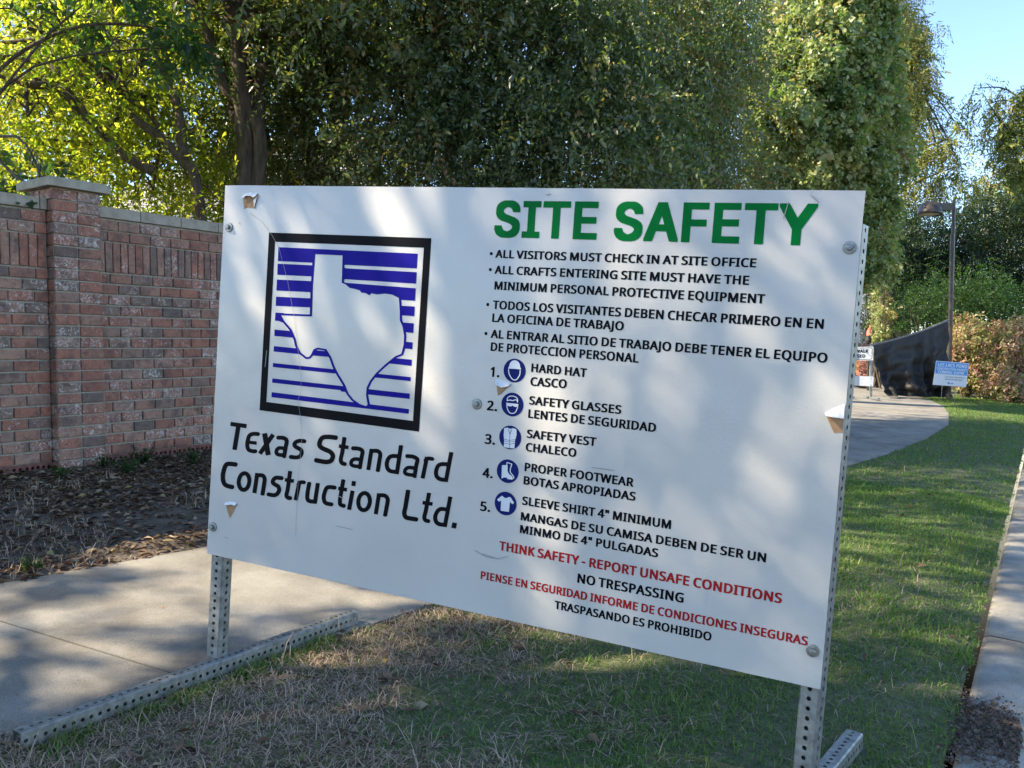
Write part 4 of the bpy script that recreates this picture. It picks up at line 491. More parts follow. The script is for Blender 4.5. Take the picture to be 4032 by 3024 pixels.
me = mesh('panel', V, [tuple(range(N_)), tuple(range(N_, 2 * N_))[::-1]] + [(i, i + N_, (i + 1) % N_ + N_, (i + 1) % N_) for i in range(N_)])
me.materials.append(M['board']); me.materials.append(M['edge'])
for i, p in enumerate(me.polygons): p.material_index = 0 if i < 2 else 1
obj('panel', me, None, sign)
LINES = [('SITE SAFETY', 0.9703, 1.0803, 1.8291, 1.0848, 0.1028, 'g'), ('ALL VISITORS MUST CHECK IN AT SITE OFFICE', 0.9792, 1.0221, 1.6951, 1.0261, 0.0229, 'k'), ('ALL CRAFTS ENTERING SITE MUST HAVE THE', 0.9803, 0.977, 1.6813, 0.9817, 0.0234, 'k'),
 ('MINIMUM PERSONAL PROTECTIVE EQUIPMENT', 0.9831, 0.9324, 1.7234, 0.9371, 0.0239, 'k'), ('TODOS LOS VISITANTES DEBEN CHECAR PRIMERO EN EN', 0.982, 0.8777, 1.8662, 0.884, 0.0243, 'k'), ('LA OFICINA DE TRABAJO', 0.9831, 0.8407, 1.3676, 0.8441, 0.0243, 'k'),
 ('AL ENTRAR AL SITIO DE TRABAJO DEBE TENER EL EQUIPO', 0.9819, 0.7951, 1.8815, 0.8026, 0.0242, 'k'), ('DE PROTECCION PERSONAL', 0.9846, 0.7586, 1.4147, 0.7617, 0.0245, 'k'), ('1.', 0.9888, 0.6851, 1.0171, 0.686, 0.0285, 'k'), ('2.', 0.9853, 0.5885, 1.0177, 0.589, 0.0283, 'k'),
 ('3.', 0.9857, 0.4922, 1.0182, 0.4929, 0.0285, 'k'), ('4.', 0.9855, 0.3948, 1.0181, 0.3963, 0.0282, 'k'), ('5.', 0.9855, 0.2979, 1.0176, 0.2989, 0.028, 'k'), ('HARD HAT', 1.1124, 0.7103, 1.2748, 0.7102, 0.024, 'k'), ('CASCO', 1.1125, 0.6718, 1.2196, 0.6746, 0.0243, 'k'),
 ('SAFETY GLASSES', 1.1129, 0.6191, 1.3785, 0.6209, 0.0238, 'k'), ('LENTES DE SEGURIDAD', 1.1128, 0.5814, 1.4755, 0.5836, 0.0242, 'k'), ('SAFETY VEST', 1.1129, 0.5251, 1.3159, 0.5262, 0.0238, 'k'), ('CHALECO', 1.1125, 0.4874, 1.2618, 0.4894, 0.0238, 'k'),
 ('PROPER FOOTWEAR', 1.1135, 0.4308, 1.4267, 0.4309, 0.024, 'k'), ('BOTAS APROPIADAS', 1.1131, 0.3932, 1.4355, 0.3943, 0.0238, 'k'), ('SLEEVE SHIRT 4" MINIMUM', 1.1133, 0.3353, 1.5352, 0.3345, 0.0241, 'k'), ('MANGAS DE SU CAMISA DEBEN DE SER UN', 1.1123, 0.2908, 1.7796, 0.2898, 0.0235, 'k'),
 ('MINMO DE 4" PULGADAS', 1.1125, 0.2542, 1.5075, 0.254, 0.0235, 'k'), ('THINK SAFETY - REPORT UNSAFE CONDITIONS', 1.0528, 0.1951, 1.8258, 0.1936, 0.026, 'r'), ('NO TRESPASSING', 1.2914, 0.1457, 1.5835, 0.1468, 0.0261, 'k'),
 ('PIENSE EN SEGURIDAD INFORME DE CONDICIONES INSEGURAS', 1.0021, 0.1019, 1.8947, 0.1011, 0.0229, 'r'), ('TRASPASANDO ES PROHIBIDO', 1.2312, 0.0608, 1.6622, 0.0622, 0.0229, 'k')]
for s, a, b, c, d, h, col in LINES:
    print_obj('text_line', text_polys(s, a, b, c, d, h, 'I' if col == 'g' else 'N', 30 if col != 'g' else 38), 0.0009, M[col], sign, BM)
def disc(u, v, r, n=28): return [(u + r * math.cos(2 * math.pi * i / n), v + r * math.sin(2 * math.pi * i / n)) for i in range(n)]
for u, v in ((0.9665, 1.0325), (0.967, 0.9873), (0.9663, 0.8882), (0.9667, 0.8055)):
    print_obj('bullet', [[disc(u, v + 0.001, 0.0048, 12)]], 0.0009, M['k'], sign, BM)
def loops_of(k): return [[(p[i] / 1e4, p[i + 1] / 1e4) for i in range(0, len(p), 2)] for p in LOGO[k]]
pics = loops_of('pic')
for i, (u, v) in enumerate(((1.0625, 0.7093), (1.0629, 0.6132), (1.0633, 0.5196), (1.063, 0.4232), (1.0633, 0.3307))):
    o = print_obj('pictogram', [[disc(u, v, 0.0337)]], 0.0009, M['n'], sign, BM); o['label'] = ['hard hat symbol', 'safety glasses symbol', 'safety vest symbol', 'safety boot symbol', 'sleeved shirt symbol'][i]
    mine = [p for p in pics if abs(sum(q_[1] for q_ in p) / len(p) - v) < 0.04]
    if mine: print_obj('symbol', nest(mine), 0.0018, M['w'], o, BM)
FO = [(0.1865, 1.0712), (0.7715, 1.0712), (0.7715, 0.5012), (0.1865, 0.5012)]; FI = [(0.2118, 1.0428), (0.7488, 1.0428), (0.7488, 0.5308), (0.2118, 0.5308)]
print_obj('logo_frame', [[[FO[0], FO[1], FI[1], FI[0]]], [[FO[1], FO[2], FI[2], FI[1]]], [[FO[2], FO[3], FI[3], FI[2]]], [[FO[3], FO[0], FI[0], FI[3]]]], 0.0009, M['k'], sign, BM)
print_obj('striped_emblem', nest(loops_of('blue')), 0.0009, M['b'], sign, BM)
print_obj('company_name', nest(loops_of('name')), 0.0009, M['k'], sign, BM)
# hairline crack in the face sheet and scuffs
cr = [buv(*p) for p in ((985, 840), (1030, 870), (1072, 925), (1100, 975), (1135, 1110), (1160, 1250), (1178, 1400), (1187, 1480), (1187, 1540), (1175, 1575), (1184, 1640), (1190, 1750), (1178, 1850), (1172, 1960), (1168, 2030), (1165, 2110))]
def ribbon(pts, wd):
    out = []
    for (a, b), (c, d) in zip(pts[:-1], pts[1:]):
        L_ = math.hypot(c - a, d - b); nx, ny = -(d - b) / L_ * wd, (c - a) / L_ * wd; out.append([[(a + nx, b + ny), (a - nx, b - ny), (c - nx, d - ny), (c + nx, d + ny)]])
    return out
M['scuff'] = flat('scuff_mark', (0.33, 0.33, 0.32), 0.7)
print_obj('crack', ribbon(cr, 0.0005), 0.0022, M['scuff'], sign, BM)
for p in ([(1870, 2166), (1910, 2190), (1960, 2200), (2000, 2190)], [(1900, 2180), (1950, 2196)], [(3105, 795), (3085, 862)], [(942, 874), (945, 884)], [(1330, 1950), (1352, 1962)], [(884, 2115), (900, 2120)], [(1045, 1445), (1052, 1380)], [(3225, 798), (3195, 770)], [(2150, 768), (2170, 764)], [(2330, 1840), (2420, 1852)], [(1325, 2070), (1390, 2085)]):
    print_obj('scuff', ribbon([buv(*q_) for q_ in p], 0.0011), 0.0021, M['scuff'], sign, BM)
def tear(core, flap, lift):
    o = print_obj('torn_core', [[[buv(*p) for p in core]]], 0.0012, M['card'], sign, BM)
    cu = [buv(*p) for p in flap]; n = len(cu) // 2
    V = []; m2 = MB()
    for i, (a, b) in enumerate(cu[:n]): V.append(BM @ Vector((a, b, 0.0013)))
    for i, (a, b) in enumerate(cu[n:][::-1]): V.append(BM @ Vector((a, b, lift * (0.6 + 0.5 * rs.random()))))
    m2.add(V, [(i, i + 1, n + i + 1, n + i) for i in range(n - 1)]); m2.build('peeled_flap', M['w'], o)
c1 = lambda x, y: (800 + x / 2.0109, 700 + y / 2.0109); c2 = lambda x, y: (800 + x / 2.0109, 1500 + y / 2.0109); c4 = lambda x, y: (1850 + x / 2.3694, 1400 + y / 2.3694)
z8 = lambda x, y: (3230 + x / 5.53, 1500 + y / 5.53)
tear([c1(*p) for p in ((317, 165), (345, 145), (378, 140), (405, 158), (425, 152), (400, 180), (372, 208), (345, 235), (326, 250))], [c1(*p) for p in ((322, 138), (350, 120), (378, 114), (405, 118), (432, 122), (436, 148), (412, 160), (385, 146), (352, 148), (316, 166))], 0.012)
tear([c1(*p) for p in ((345, 235), (372, 208), (400, 180), (430, 158), (405, 243))], [c1(*p) for p in ((400, 178), (405, 245), (408, 240), (436, 150))], 0.006)
tear([c2(*p) for p in ((180, 972), (222, 980), (268, 974), (240, 1040), (214, 1088), (196, 1040))], [c2(*p) for p in ((178, 962), (205, 956), (240, 955), (270, 966), (266, 985), (235, 975), (208, 980), (182, 978))], 0.010)
tear([c4(*p) for p in ((250, 268), (300, 296), (345, 290), (368, 282), (320, 330), (292, 362), (262, 374))], [c4(*p) for p in ((248, 218), (300, 228), (345, 240), (385, 262), (372, 284), (345, 292), (300, 298), (250, 266))], 0.012)
tear([z8(*p) for p in ((132, 757), (250, 770), (380, 790), (512, 815), (500, 960), (480, 1128), (400, 1120), (300, 1132), (210, 940))], [z8(*p) for p in ((95, 690), (250, 610), (400, 545), (530, 505), (512, 812), (380, 790), (250, 772), (118, 750))], 0.030)
# screws with washers
for x, y in ((902, 895), (839, 2074), (1878, 1591), (3345, 975), (3200, 2562)):
    u, v = buv(x, y); F_ = BM @ Matrix.Translation((u, v, 0.001)); s_ = MB()
    s_.lathe([(0.0155, 0), (0.0155, 0.0018), (0.0145, 0.003), (0.009, 0.0035), (0.009, 0.0036)], 20, F_); s_.F.append(tuple(range(80, 100)))
    w_ = s_.build('screw', M['screw'], sign)
    h_ = MB(); h_.lathe([(0.0082, 0.0036), (0.0082, 0.0085), (0.0065, 0.0105), (0.001, 0.011)], 6, F_); h_.build('hex_head', M['screw'], w_)
# perforated square tube
def perf_tube(name, A, B_, xa, parent, size=0.0508, pitch=0.0254, m=None):
    A = Vector(A); B_ = Vector(B_); ax = (B_ - A); L_ = ax.length; ax.normalize(); xa = Vector(xa); xa = (xa - ax * xa.dot(ax)).normalized(); ya = ax.cross(xa)
    n = max(1, int(round(L_ / pitch))); ph = L_ / n; b = MB(); h = size / 2; ch = 0.004; hw = h - ch; rr = 0.0062; dp_ = 0.0026
    for f in range(4):
        nx, tx = [(xa, ya), (ya, -xa), (-xa, -ya), (-ya, xa)][f]
        for i in range(n):
            c = A + ax * (ph * (i + 0.5)); k = len(b.V)
            sq = [(hw, 0), (hw, ph / 2), (0, ph / 2), (-hw, ph / 2), (-hw, 0), (-hw, -ph / 2), (0, -ph / 2), (hw, -ph / 2)]
            for a, z in sq: b.V.append(tuple(c + nx * h + tx * a + ax * z))
            for j in range(8): t = j * math.pi / 4; b.V.append(tuple(c + nx * h + tx * rr * math.cos(t) + ax * rr * math.sin(t)))
            for j in range(8): t = j * math.pi / 4; b.V.append(tuple(c + nx * (h - dp_) + tx * rr * math.cos(t) + ax * rr * math.sin(t)))
            for j in range(8): j2 = (j + 1) % 8; b.F += [(k + j, k + j2, k + 8 + j2, k + 8 + j), (k + 8 + j, k + 8 + j2, k + 16 + j2, k + 16 + j)]
        k = len(b.V)
        for z in (A, B_): b.V += [tuple(z + nx * h + tx * hw), tuple(z + nx * hw + tx * h)]
        b.F.append((k, k + 1, k + 3, k + 2))
        # inner wall
        k = len(b.V)
        for z in (A, B_): b.V += [tuple(z + nx * (h - 0.003) + tx * (h - 0.003)), tuple(z + nx * (h - 0.003) - tx * (h - 0.003))]
        # rim at both ends
        for z in (A, B_):
            k = len(b.V); b.V += [tuple(z + nx * h + tx * hw), tuple(z + nx * h - tx * hw), tuple(z + nx * (h - .003) - tx * (h - .004)), tuple(z + nx * (h - .003) + tx * (h - .004))]; b.F.append((k, k + 1, k + 2, k + 3))
    return b.build(name, m or M['galv'], parent)
def onh(x, y, h):
    d = FW * FPX + RT * (x - 2016) - UP * (y - 1512); d = d / d[1]; L_ = np.arange(1.0, 40, 0.002); P = EYE + d * L_[:, None]
    return Vector(P[np.argmax(P[:, 2] < GZ(P[:, 0], P[:, 1]) + h)])
FA, FB = onh(66, 2914, 0.030), onh(1392, 2428, 0.034)
lp_top = BM @ Vector((0.032, BH - 0.06, -0.0385)); 
def meet(z, u): t = (z - (BM @ Vector((u, 0, -0.0385))).z) / BV.z; return BM @ Vector((u, t, -0.0385))
lb = meet(float(GZ(-0.985, 2.75)) + 0.058, 0.032); 
perf_tube('post', lb, lp_top, BN, sign)
ctr = FA + (FB - FA) * (((lb - FA).dot(FB - FA)) / (FB - FA).length_squared)
perf_tube('ground_rail', FA, FB, Vector((0, 0, 1)), sign)
rb = meet(float(GZ(0.72, 2.02)) + 0.052, BW - 0.0285)
RC = BM @ Vector((BW - 0.017, 0, -0.047)) - BM @ Vector((BW - 0.0285, 0, -0.0385)); BNR = Matrix.Rotation(R(-18), 3, 'Z') @ BN
perf_tube('post', rb + RC, BM @ Vector((BW - 0.0285, BH - 0.075, -0.0385)) + RC, BNR, sign)
RF = onh(3364, 2878, 0.052); dr = (RF - rb); dr.z = 0; dr.normalize(); RF = RF - Vector((0, 0, 0.0254)); rn = RF - dr * 1.18; rn.z = float(GZ(rn.x, rn.y)) + 0.028
perf_tube('ground_rail', rn, RF, Vector((0, 0, 1)), sign)

# ------------------------------------------------------------------ street lamp, shade fence, barricade, yard sign
lx, ly, lz = at(2049, 857, 17.55); lz = float(GZ(lx, ly))
lamp = empty('street_lamp', (lx, ly, lz)); tag(lamp, 'brown street lamp with a single dome head above the black fence', 'street lamp')
ztop = at(2051, 432, 17.55)[2]; zmid = at(2051, 506, 17.55)[2]
b = MB(); b.tube([(lx, ly, lz), (lx, ly, zmid)], 0.047, 14); b.build('lower_pole', M['lamp'], lamp, smooth=False)
b = MB(); b.tube([(lx + 0.014, ly, zmid), (lx + 0.014, ly, ztop)], 0.036, 14); b.build('upper_pole', M['lamp'], lamp)
hc = at(2009, 462, 17.55); 
b = MB(); rr = 0.245; prof = [(rr - 0.02, -0.02), (rr, -0.015), (rr + 0.006, 0.02), (rr, 0.055), (rr - 0.012, 0.075)] + [(rr * math.cos(t) * 0.96, 0.075 + 0.19 * math.sin(t)) for t in np.linspace(0.15, 1.5, 9)] + [(0.004, 0.268)]
b.lathe(prof, 28, Matrix.Translation(hc) @ Matrix.Rotation(R(4), 4, 'Y')); hd = b.build('lamp_head', M['lamp'], lamp, smooth=True)
b = MB(); b.lathe([(rr - 0.022, -0.012), (0.1, -0.035), (0.002, -0.045)], 24, Matrix.Translation(hc)); b.build('lens', flat('lamp_lens', (0.5, 0.5, 0.46), 0.25), hd, smooth=True)
b = MB(); a0 = at(2028, 446, 17.55); b.add([(hc[0] + 0.12, ly - 0.05, a0[2] - 0.075), (lx - 0.02, ly - 0.05, a0[2] - 0.085), (lx - 0.02, ly - 0.05, a0[2] + 0.065), (hc[0] + 0.12, ly - 0.05, a0[2] + 0.06),
    (hc[0] + 0.12, ly + 0.05, a0[2] - 0.075), (lx - 0.02, ly + 0.05, a0[2] - 0.085), (lx - 0.02, ly + 0.05, a0[2] + 0.065), (hc[0] + 0.12, ly + 0.05, a0[2] + 0.06)], [(0, 1, 2, 3), (7, 6, 5, 4), (0, 4, 5, 1), (1, 5, 6, 2), (2, 6, 7, 3), (3, 7, 4, 0)])
b.build('arm', M['lamp'], lamp)

A_, B_, C_, D_ = at(1884, 746, 17.0), at(2049, 692, 17.45), at(1903, 854, 16.9), at(2046, 858, 17.3)
fl = (A_ + B_) / 2; fen = empty('fabric_fence', (fl[0], fl[1], float(GZ(fl[0], fl[1])))); tag(fen, 'sagging black shade cloth fence between the sidewalk closed barricade and the street lamp', 'fence')
nu, nv = 60, 34; b = MB(); rs2 = np.random.default_rng(3)
for i in range(nu + 1):
    for j in range(nv + 1):
        u, v = i / nu, j / nv; top = A_ + (B_ - A_) * u; top = top + np.array([0, 0, -0.05 * math.sin(math.pi * u)]); bot = C_ + (D_ - C_) * u
        p = top + (bot - top) * v
        w_ = 0.085 * math.sin(u * 31 + 2.2 * v + 1.5 * math.sin(u * 9)) * v + 0.13 * math.sin(u * 13 - v * 6) * v * (1 - u * .3) + 0.03 * math.sin(v * 26 + u * 8 + 2 * math.sin(u * 6)) * (0.3 + v)
        fold = 0.14 * math.exp(-((v - 0.86) / 0.05) ** 2) * (0.6 + 0.4 * math.sin(u * 17)) + 0.20 * max(0, v - 0.93) / 0.07 * (0.7 + 0.3 * math.sin(u * 23))
        p = p + np.array([0.02 * math.sin(v * 14 + u * 5), -w_ - fold, 0]); p[2] = max(p[2], float(GZ(p[0], p[1])) + 0.03) if v > 0.9 else p[2]
        b.V.append(tuple(p))
for i in range(nu):
    for j in range(nv): a = i * (nv + 1) + j; b.F.append((a, a + 1, a + nv + 2, a + nv + 1))
b.build('shade_cloth', M['fabric'], fen, smooth=True)
b = MB(); b.tube([A_ + (B_ - A_) * u + np.array([0, -0.01, 0.008 - 0.05 * math.sin(math.pi * u)]) for u in np.linspace(0, 1, 14)], 0.024, 8); b.build('top_hem', flat('grey_hem', (0.16, 0.16, 0.16), 0.45), fen)
b = MB(); b.tube([(A_[0], A_[1] + .05, float(GZ(A_[0], A_[1]))), (A_[0], A_[1] + .05, A_[2] + 0.02)], 0.025, 8); b.build('fence_post', M['galv'], fen)

def frame_from(tl, tr, bl_):
    U_ = Vector(tr) - Vector(tl); W_ = U_.length; V_ = Vector(tl) - Vector(bl_); H_ = V_.length; N__ = U_.cross(V_).normalized(); U_ = U_.normalized(); V_ = V_.normalized()
    return Matrix(((U_.x, V_.x, N__.x, bl_[0]), (U_.y, V_.y, N__.y, bl_[1]), (U_.z, V_.z, N__.z, bl_[2]), (0, 0, 0, 1))), W_, H_
z5 = lambda x, y, d: at((3500 + x / 5.53) / 1.8228, (1300 + y / 5.53) / 1.8228, d)
YF, YW, YH = frame_from(z5(1030, 665, 16.6), z5(1748, 722, 16.75), z5(960, 1188, 16.55))
gp = YF @ Vector((YW / 2, 0, 0)); ys = empty('yard_sign', (gp.x, gp.y, float(GZ(gp.x, gp.y)))); tag(ys, 'small blue and white yard sign on wire legs in front of the fence', 'sign')
b = MB(); b.box(0, YW, 0, YH, -0.004, 0, YF); b.build('panel', flat('yard_sign_white', (0.72, 0.70, 0.70), 0.5), ys)
print_obj('blue_field', [[[(0.012, YH * 0.475), (YW - 0.012, YH * 0.475), (YW - 0.012, YH - 0.012), (0.012, YH - 0.012)]]], 0.002, flat('sign_blue', (0.035, 0.25, 0.62), 0.4), ys, YF)
for s, a, c, v0, h in (('LES LACS POND', 0.07, 0.95, 0.78, 0.145), ('CONSTRUCTION PROJECT', 0.045, 0.965, 0.645, 0.095), ('COMING SOON!', 0.10, 0.88, 0.50, 0.115)):
    print_obj('text_line', text_polys(s, a * YW, v0 * YH, c * YW, v0 * YH, h * YH, 'N', 40), 0.004, M['w'], ys, YF)
GREY = flat('grey_print', (0.22, 0.22, 0.24), 0.6)
print_obj('text_line', text_polys('For more information,', 0.33 * YW, 0.345 * YH, 0.92 * YW, 0.345 * YH, 0.055 * YH, 'N', 33), 0.002, GREY, ys, YF)
print_obj('text_line', text_polys('follow the QR code', 0.33 * YW, 0.245 * YH, 0.86 * YW, 0.245 * YH, 0.055 * YH, 'N', 33), 0.002, GREY, ys, YF)
print_obj('roundel', [[[(0.46 * YW + 0.04 * YW * math.cos(t), 0.11 * YH + 0.05 * YH * math.sin(t)) for t in np.linspace(0, 6.283, 15)[:-1]]]], 0.002, flat('roundel_blue', (0.05, 0.30, 0.62), 0.4), ys, YF)
print_obj('small_mark', [[[(0.52 * YW, 0.085 * YH), (0.60 * YW, 0.085 * YH), (0.60 * YW, 0.125 * YH), (0.52 * YW, 0.125 * YH)]]], 0.002, GREY, ys, YF)
for u in (0.27, 0.67):
    p = YF @ Vector((u * YW, 0.1, -0.006)); e = YF @ Vector((u * YW, 0, -0.006)); b = MB(); b.tube([p, (e.x - 0.006, e.y, float(GZ(e.x, e.y)) - 0.02)], 0.0045, 6); b.build('wire_leg', M['galv'], ys)

f3 = lambda x, y, d: at((3330 + x / 8.29) / 1.8228, (1360 + y / 8.29) / 1.8228, d)
D0 = 16.1
CF, CW, CH = frame_from(f3(-90, 60, D0 + 0.12), f3(908, 40, D0), f3(-110, 500, D0 + 0.12))
bx = CF @ Vector((CW / 2, 0, 0)); ba = empty('barricade', (bx.x, bx.y, float(GZ(bx.x, bx.y)))); tag(ba, 'white SIDEWALK CLOSED barricade standing on the far end of the sidewalk', 'barricade')
b = MB(); b.box(0, CW, 0, CH, -0.004, 0, CF); sp = b.build('sign_panel', flat('reflective_white', (0.74, 0.76, 0.78), 0.3), ba)
def rrect(x0, x1, y0, y1, r, n=6):
    out = []
    for cx, cy, a0 in ((x1 - r, y1 - r, 0), (x0 + r, y1 - r, 90), (x0 + r, y0 + r, 180), (x1 - r, y0 + r, 270)):
        for i in range(n + 1): t = R(a0 + 90 * i / n); out.append((cx + r * math.cos(t), cy + r * math.sin(t)))
    return out
o_ = rrect(0.018, CW - 0.018, 0.018, CH - 0.018, 0.035); i_ = rrect(0.025, CW - 0.025, 0.025, CH - 0.025, 0.029)
print_obj('border', [[[o_[k], o_[(k + 1) % len(o_)], i_[(k + 1) % len(o_)], i_[k]]] for k in range(len(o_))], 0.003, M['k'], sp, CF)
print_obj('lettering', text_polys('SIDEWALK', 0.08 * CW, 0.57 * CH, 0.845 * CW, 0.57 * CH, 0.25 * CH, 'N', 30) + text_polys('CLOSED', 0.18 * CW, 0.20 * CH, 0.745 * CW, 0.20 * CH, 0.25 * CH, 'N', 30), 0.003, M['k'], sp, CF)
LF, LW, LH = frame_from(f3(-120, 975, D0 + 0.12), f3(903, 1020, D0), f3(-130, 1290, D0 + 0.12))
b = MB(); b.box(0, LW, 0, LH, -0.02, 0, LF); rl = b.build('rail_board', mat('weathered_white_board', [(0.3, (0.55, 0.58, 0.62)), (0.7, (0.75, 0.77, 0.80))], 8, 0.5), ba)
for v in (0.14, 0.82): b = MB(); b.lathe([(0.008, 0), (0.008, 0.005), (0.001, 0.006)], 8, LF @ Matrix.Translation((LW * 0.925, LH * v, 0.0))); b.build('bolt', M['screw'], rl)
for xx in (845, 30):
    t_ = f3(xx, -60, D0 + 0.04); bt = f3(xx - 20, 1690, D0 + 0.04); b = MB(); b.box(-0.022, 0.022, -0.015, 0.015, 0, 1, Matrix.Translation((bt[0], bt[1] + 0.01, float(GZ(bt[0], bt[1])) + 0.02)) @ Matrix(((1, 0, t_[0] - bt[0], 0), (0, 1, 0, 0), (0, 0, t_[2] - bt[2], 0), (0, 0, 0, 1))))
    b.build('leg', M['galv'], ba)
    zz = float(GZ(bt[0], bt[1])) + 0.022; b = MB(); b.box(bt[0] - 0.025, bt[0] + 0.025, bt[1] - 0.35, bt[1] + 0.35, zz, zz + 0.03); b.build('foot', M['galv'], ba)

# orange netting, yellow panel and black post beyond the barricade
n0 = at(1850, 805, 20.5); b = MB(); rs3 = np.random.default_rng(9)
net = empty('safety_netting', (n0[0], n0[1], float(GZ(n0[0], n0[1])))); tag(net, 'crumpled orange safety netting behind the barricade', 'netting')
for i in range(36):
    u = i / 35; x = at(1852 + 28 * u, 805, 20.5)[0]; pts = [(x + 0.06 * math.sin(i * 2.1 + k), 20.5 + 0.12 * math.sin(i * 1.3 + k * 1.9), float(GZ(x, 20.5)) + 0.02 + 0.75 * k / 6 * (0.8 + .2 * math.sin(i))) for k in range(7)]; b.tube(pts, 0.007, 4)
for j in range(9): b.tube([(at(1852 + 28 * u, 805, 20.5)[0], 20.5 + 0.12 * math.sin(u * 20 + j), float(GZ(n0[0], 20.5)) + 0.06 + 0.085 * j + 0.03 * math.sin(u * 15 + j)) for u in np.linspace(0, 1, 12)], 0.007, 4)
b.build('mesh', flat('safety_orange', (0.42, 0.16, 0.11), 0.7), net)
y0 = at(1840, 790, 21.5); b = MB(); yd = empty('yellow_barrier', (y0[0], y0[1], float(GZ(y0[0], y0[1])))); tag(yd, 'yellow plastic barrier seen under the SIDEWALK CLOSED panel', 'barrier')
gz = float(GZ(y0[0], 21.5)); b.box(y0[0] - 0.3, at(1855, 790, 21.5)[0], 21.45, 21.55, gz + 0.25, gz + 0.85); b.build('panel', flat('barrier_yellow', (0.62, 0.52, 0.10), 0.5), yd)
b = MB(); b.box(y0[0] - 0.25, y0[0] + 0.1, 21.35, 21.65, gz, gz + 0.249); b.build('base', flat('barrier_base', (0.12, 0.10, 0.09), 0.6), yd)
s0 = at(1820, 803, 19); s1 = at(1882, 808, 19); b = MB(); b.tube([(s0[0], 19, float(GZ(s0[0], 19)) + 0.10), ((s0[0] + s1[0]) / 2, 19.1, float(GZ(s0[0], 19)) + 0.11), (s1[0], 19, float(GZ(s1[0], 19)) + 0.10)], 0.095, 10)
tag(b.build('silt_sock', M['fabric']), 'black erosion control sock lying behind the barricade', 'sandbag')
px = at(1877, 745, 18.5); gz = float(GZ(px[0], 18.5)); ps = empty('marker_post', (px[0], 18.5, gz)); tag(ps, 'black marker post with an orange ribbon tied on top, behind the barricade', 'post')
b = MB(); b.tube([(px[0], 18.5, gz), (px[0], 18.5, px[2])], 0.03, 8); b.lathe([(0.001, -0.06), (0.06, -0.03), (0.07, 0.03), (0.05, 0.10), (0.02, 0.13), (0.001, 0.135)], 10, Matrix.Translation(at(1875, 738, 18.5))); b.build('post', M['fabric'], ps)
b = MB(); c_ = at(1877, 722, 18.5); 
for k in range(10): t = k * 0.7; b.add([Vector(c_) + Vector((0.05 * math.cos(t), 0.04 * math.sin(t), 0.010 * k - 0.07)), Vector(c_) + Vector((0.05 * math.cos(t + 1.4), 0.05 * math.sin(t + 1.3), 0.015 * k - 0.09)), Vector(c_) + Vector((0.03 * math.cos(t + .6), 0.03, 0.025 * k))], [(0, 1, 2)])
b.tube([(px[0], 18.5, px[2]), (c_[0], 18.5, c_[2] + 0.05)], 0.012, 6); b.build('ribbon', flat('orange_ribbon', (0.70, 0.22, 0.14), 0.6), ps)
# chain link fence
c0, c1_ = at(1800, 730, 25), at(1880, 730, 25); gz = float(GZ(c0[0], 25)); top = at(1860, 721, 25)[2]
cf = empty('chain_link_fence', ((c0[0] + c1_[0]) / 2, 25, gz)); tag(cf, 'chain link fence in front of the distant brick house', 'fence')
b = MB(); Wf = c1_[0] - c0[0]; H_ = top - gz; k = 0.10
for i in range(int((Wf + H_) / k)):
    x = c0[0] - H_ + i * k
    for sgn in (1, -1):
        xa, xb = (x, x + H_); za, zb = gz, top
        if xa < c0[0]: za += c0[0] - xa; xa = c0[0]
        if xb > c1_[0]: zb -= xb - c1_[0]; xb = c1_[0]
        if xb - xa > 0.02:
            if sgn == 1: b.tube([(xa, 25, za), (xb, 25, zb)], 0.006, 4, False)
            else: b.tube([(xa, 25.01, gz + top - za), (xb, 25.01, gz + top - zb)], 0.006, 4, False)
b.build('wire_mesh', M['galv'], cf)
for x in (c0[0], at(1864, 730, 25)[0], c1_[0]): b = MB(); b.tube([(x, 25.03, gz), (x, 25.03, top + 0.06)], 0.03, 8); b.build('fence_post', M['galv'], cf)
b = MB(); b.tube([(c0[0], 25.03, top), (c1_[0], 25.03, top)], 0.02, 8); b.build('top_rail', M['galv'], cf)

# ------------------------------------------------------------------ houses
def shingles(name, a, c): 
    m = bpy.data.materials.new(name); m.use_nodes = True; N, L = nodes_of(m); b = N['Principled BSDF']; tc = N.new('ShaderNodeTexCoord')
    br = N.new('ShaderNodeTexBrick'); br.inputs['Scale'].default_value = 1.0; br.inputs['Color1'].default_value = (*a, 1); br.inputs['Color2'].default_value = (*c, 1); br.inputs['Mortar'].default_value = (0.05, 0.05, 0.05, 1)
    br.inputs['Brick Width'].default_value = 0.3; br.inputs['Row Height'].default_value = 0.14; br.inputs['Mortar Size'].default_value = 0.012
    sx = N.new('ShaderNodeSeparateXYZ'); cx = N.new('ShaderNodeCombineXYZ'); L.new(tc.outputs['Object'], sx.inputs[0]); L.new(sx.outputs[0], cx.inputs[0]); L.new(sx.outputs[2], cx.inputs[1]); L.new(cx.outputs[0], br.inputs['Vector'])
    L.new(br.outputs[0], b.inputs['Base Color']); b.inputs['Roughness'].default_value = 0.9; return m
M['roof_grey'] = shingles('grey_shingles', (0.24, 0.24, 0.26), (0.34, 0.34, 0.36)); M['roof_tile'] = shingles('pale_tiles', (0.36, 0.34, 0.31), (0.46, 0.44, 0.40))
M['housebrick'] = shingles('house_brickwork', (0.20, 0.09, 0.07), (0.27, 0.13, 0.10)); M['glass'] = flat('window_glass', (0.06, 0.10, 0.09), 0.08); M['trim'] = flat('white_trim', (0.62, 0.62, 0.58), 0.5)
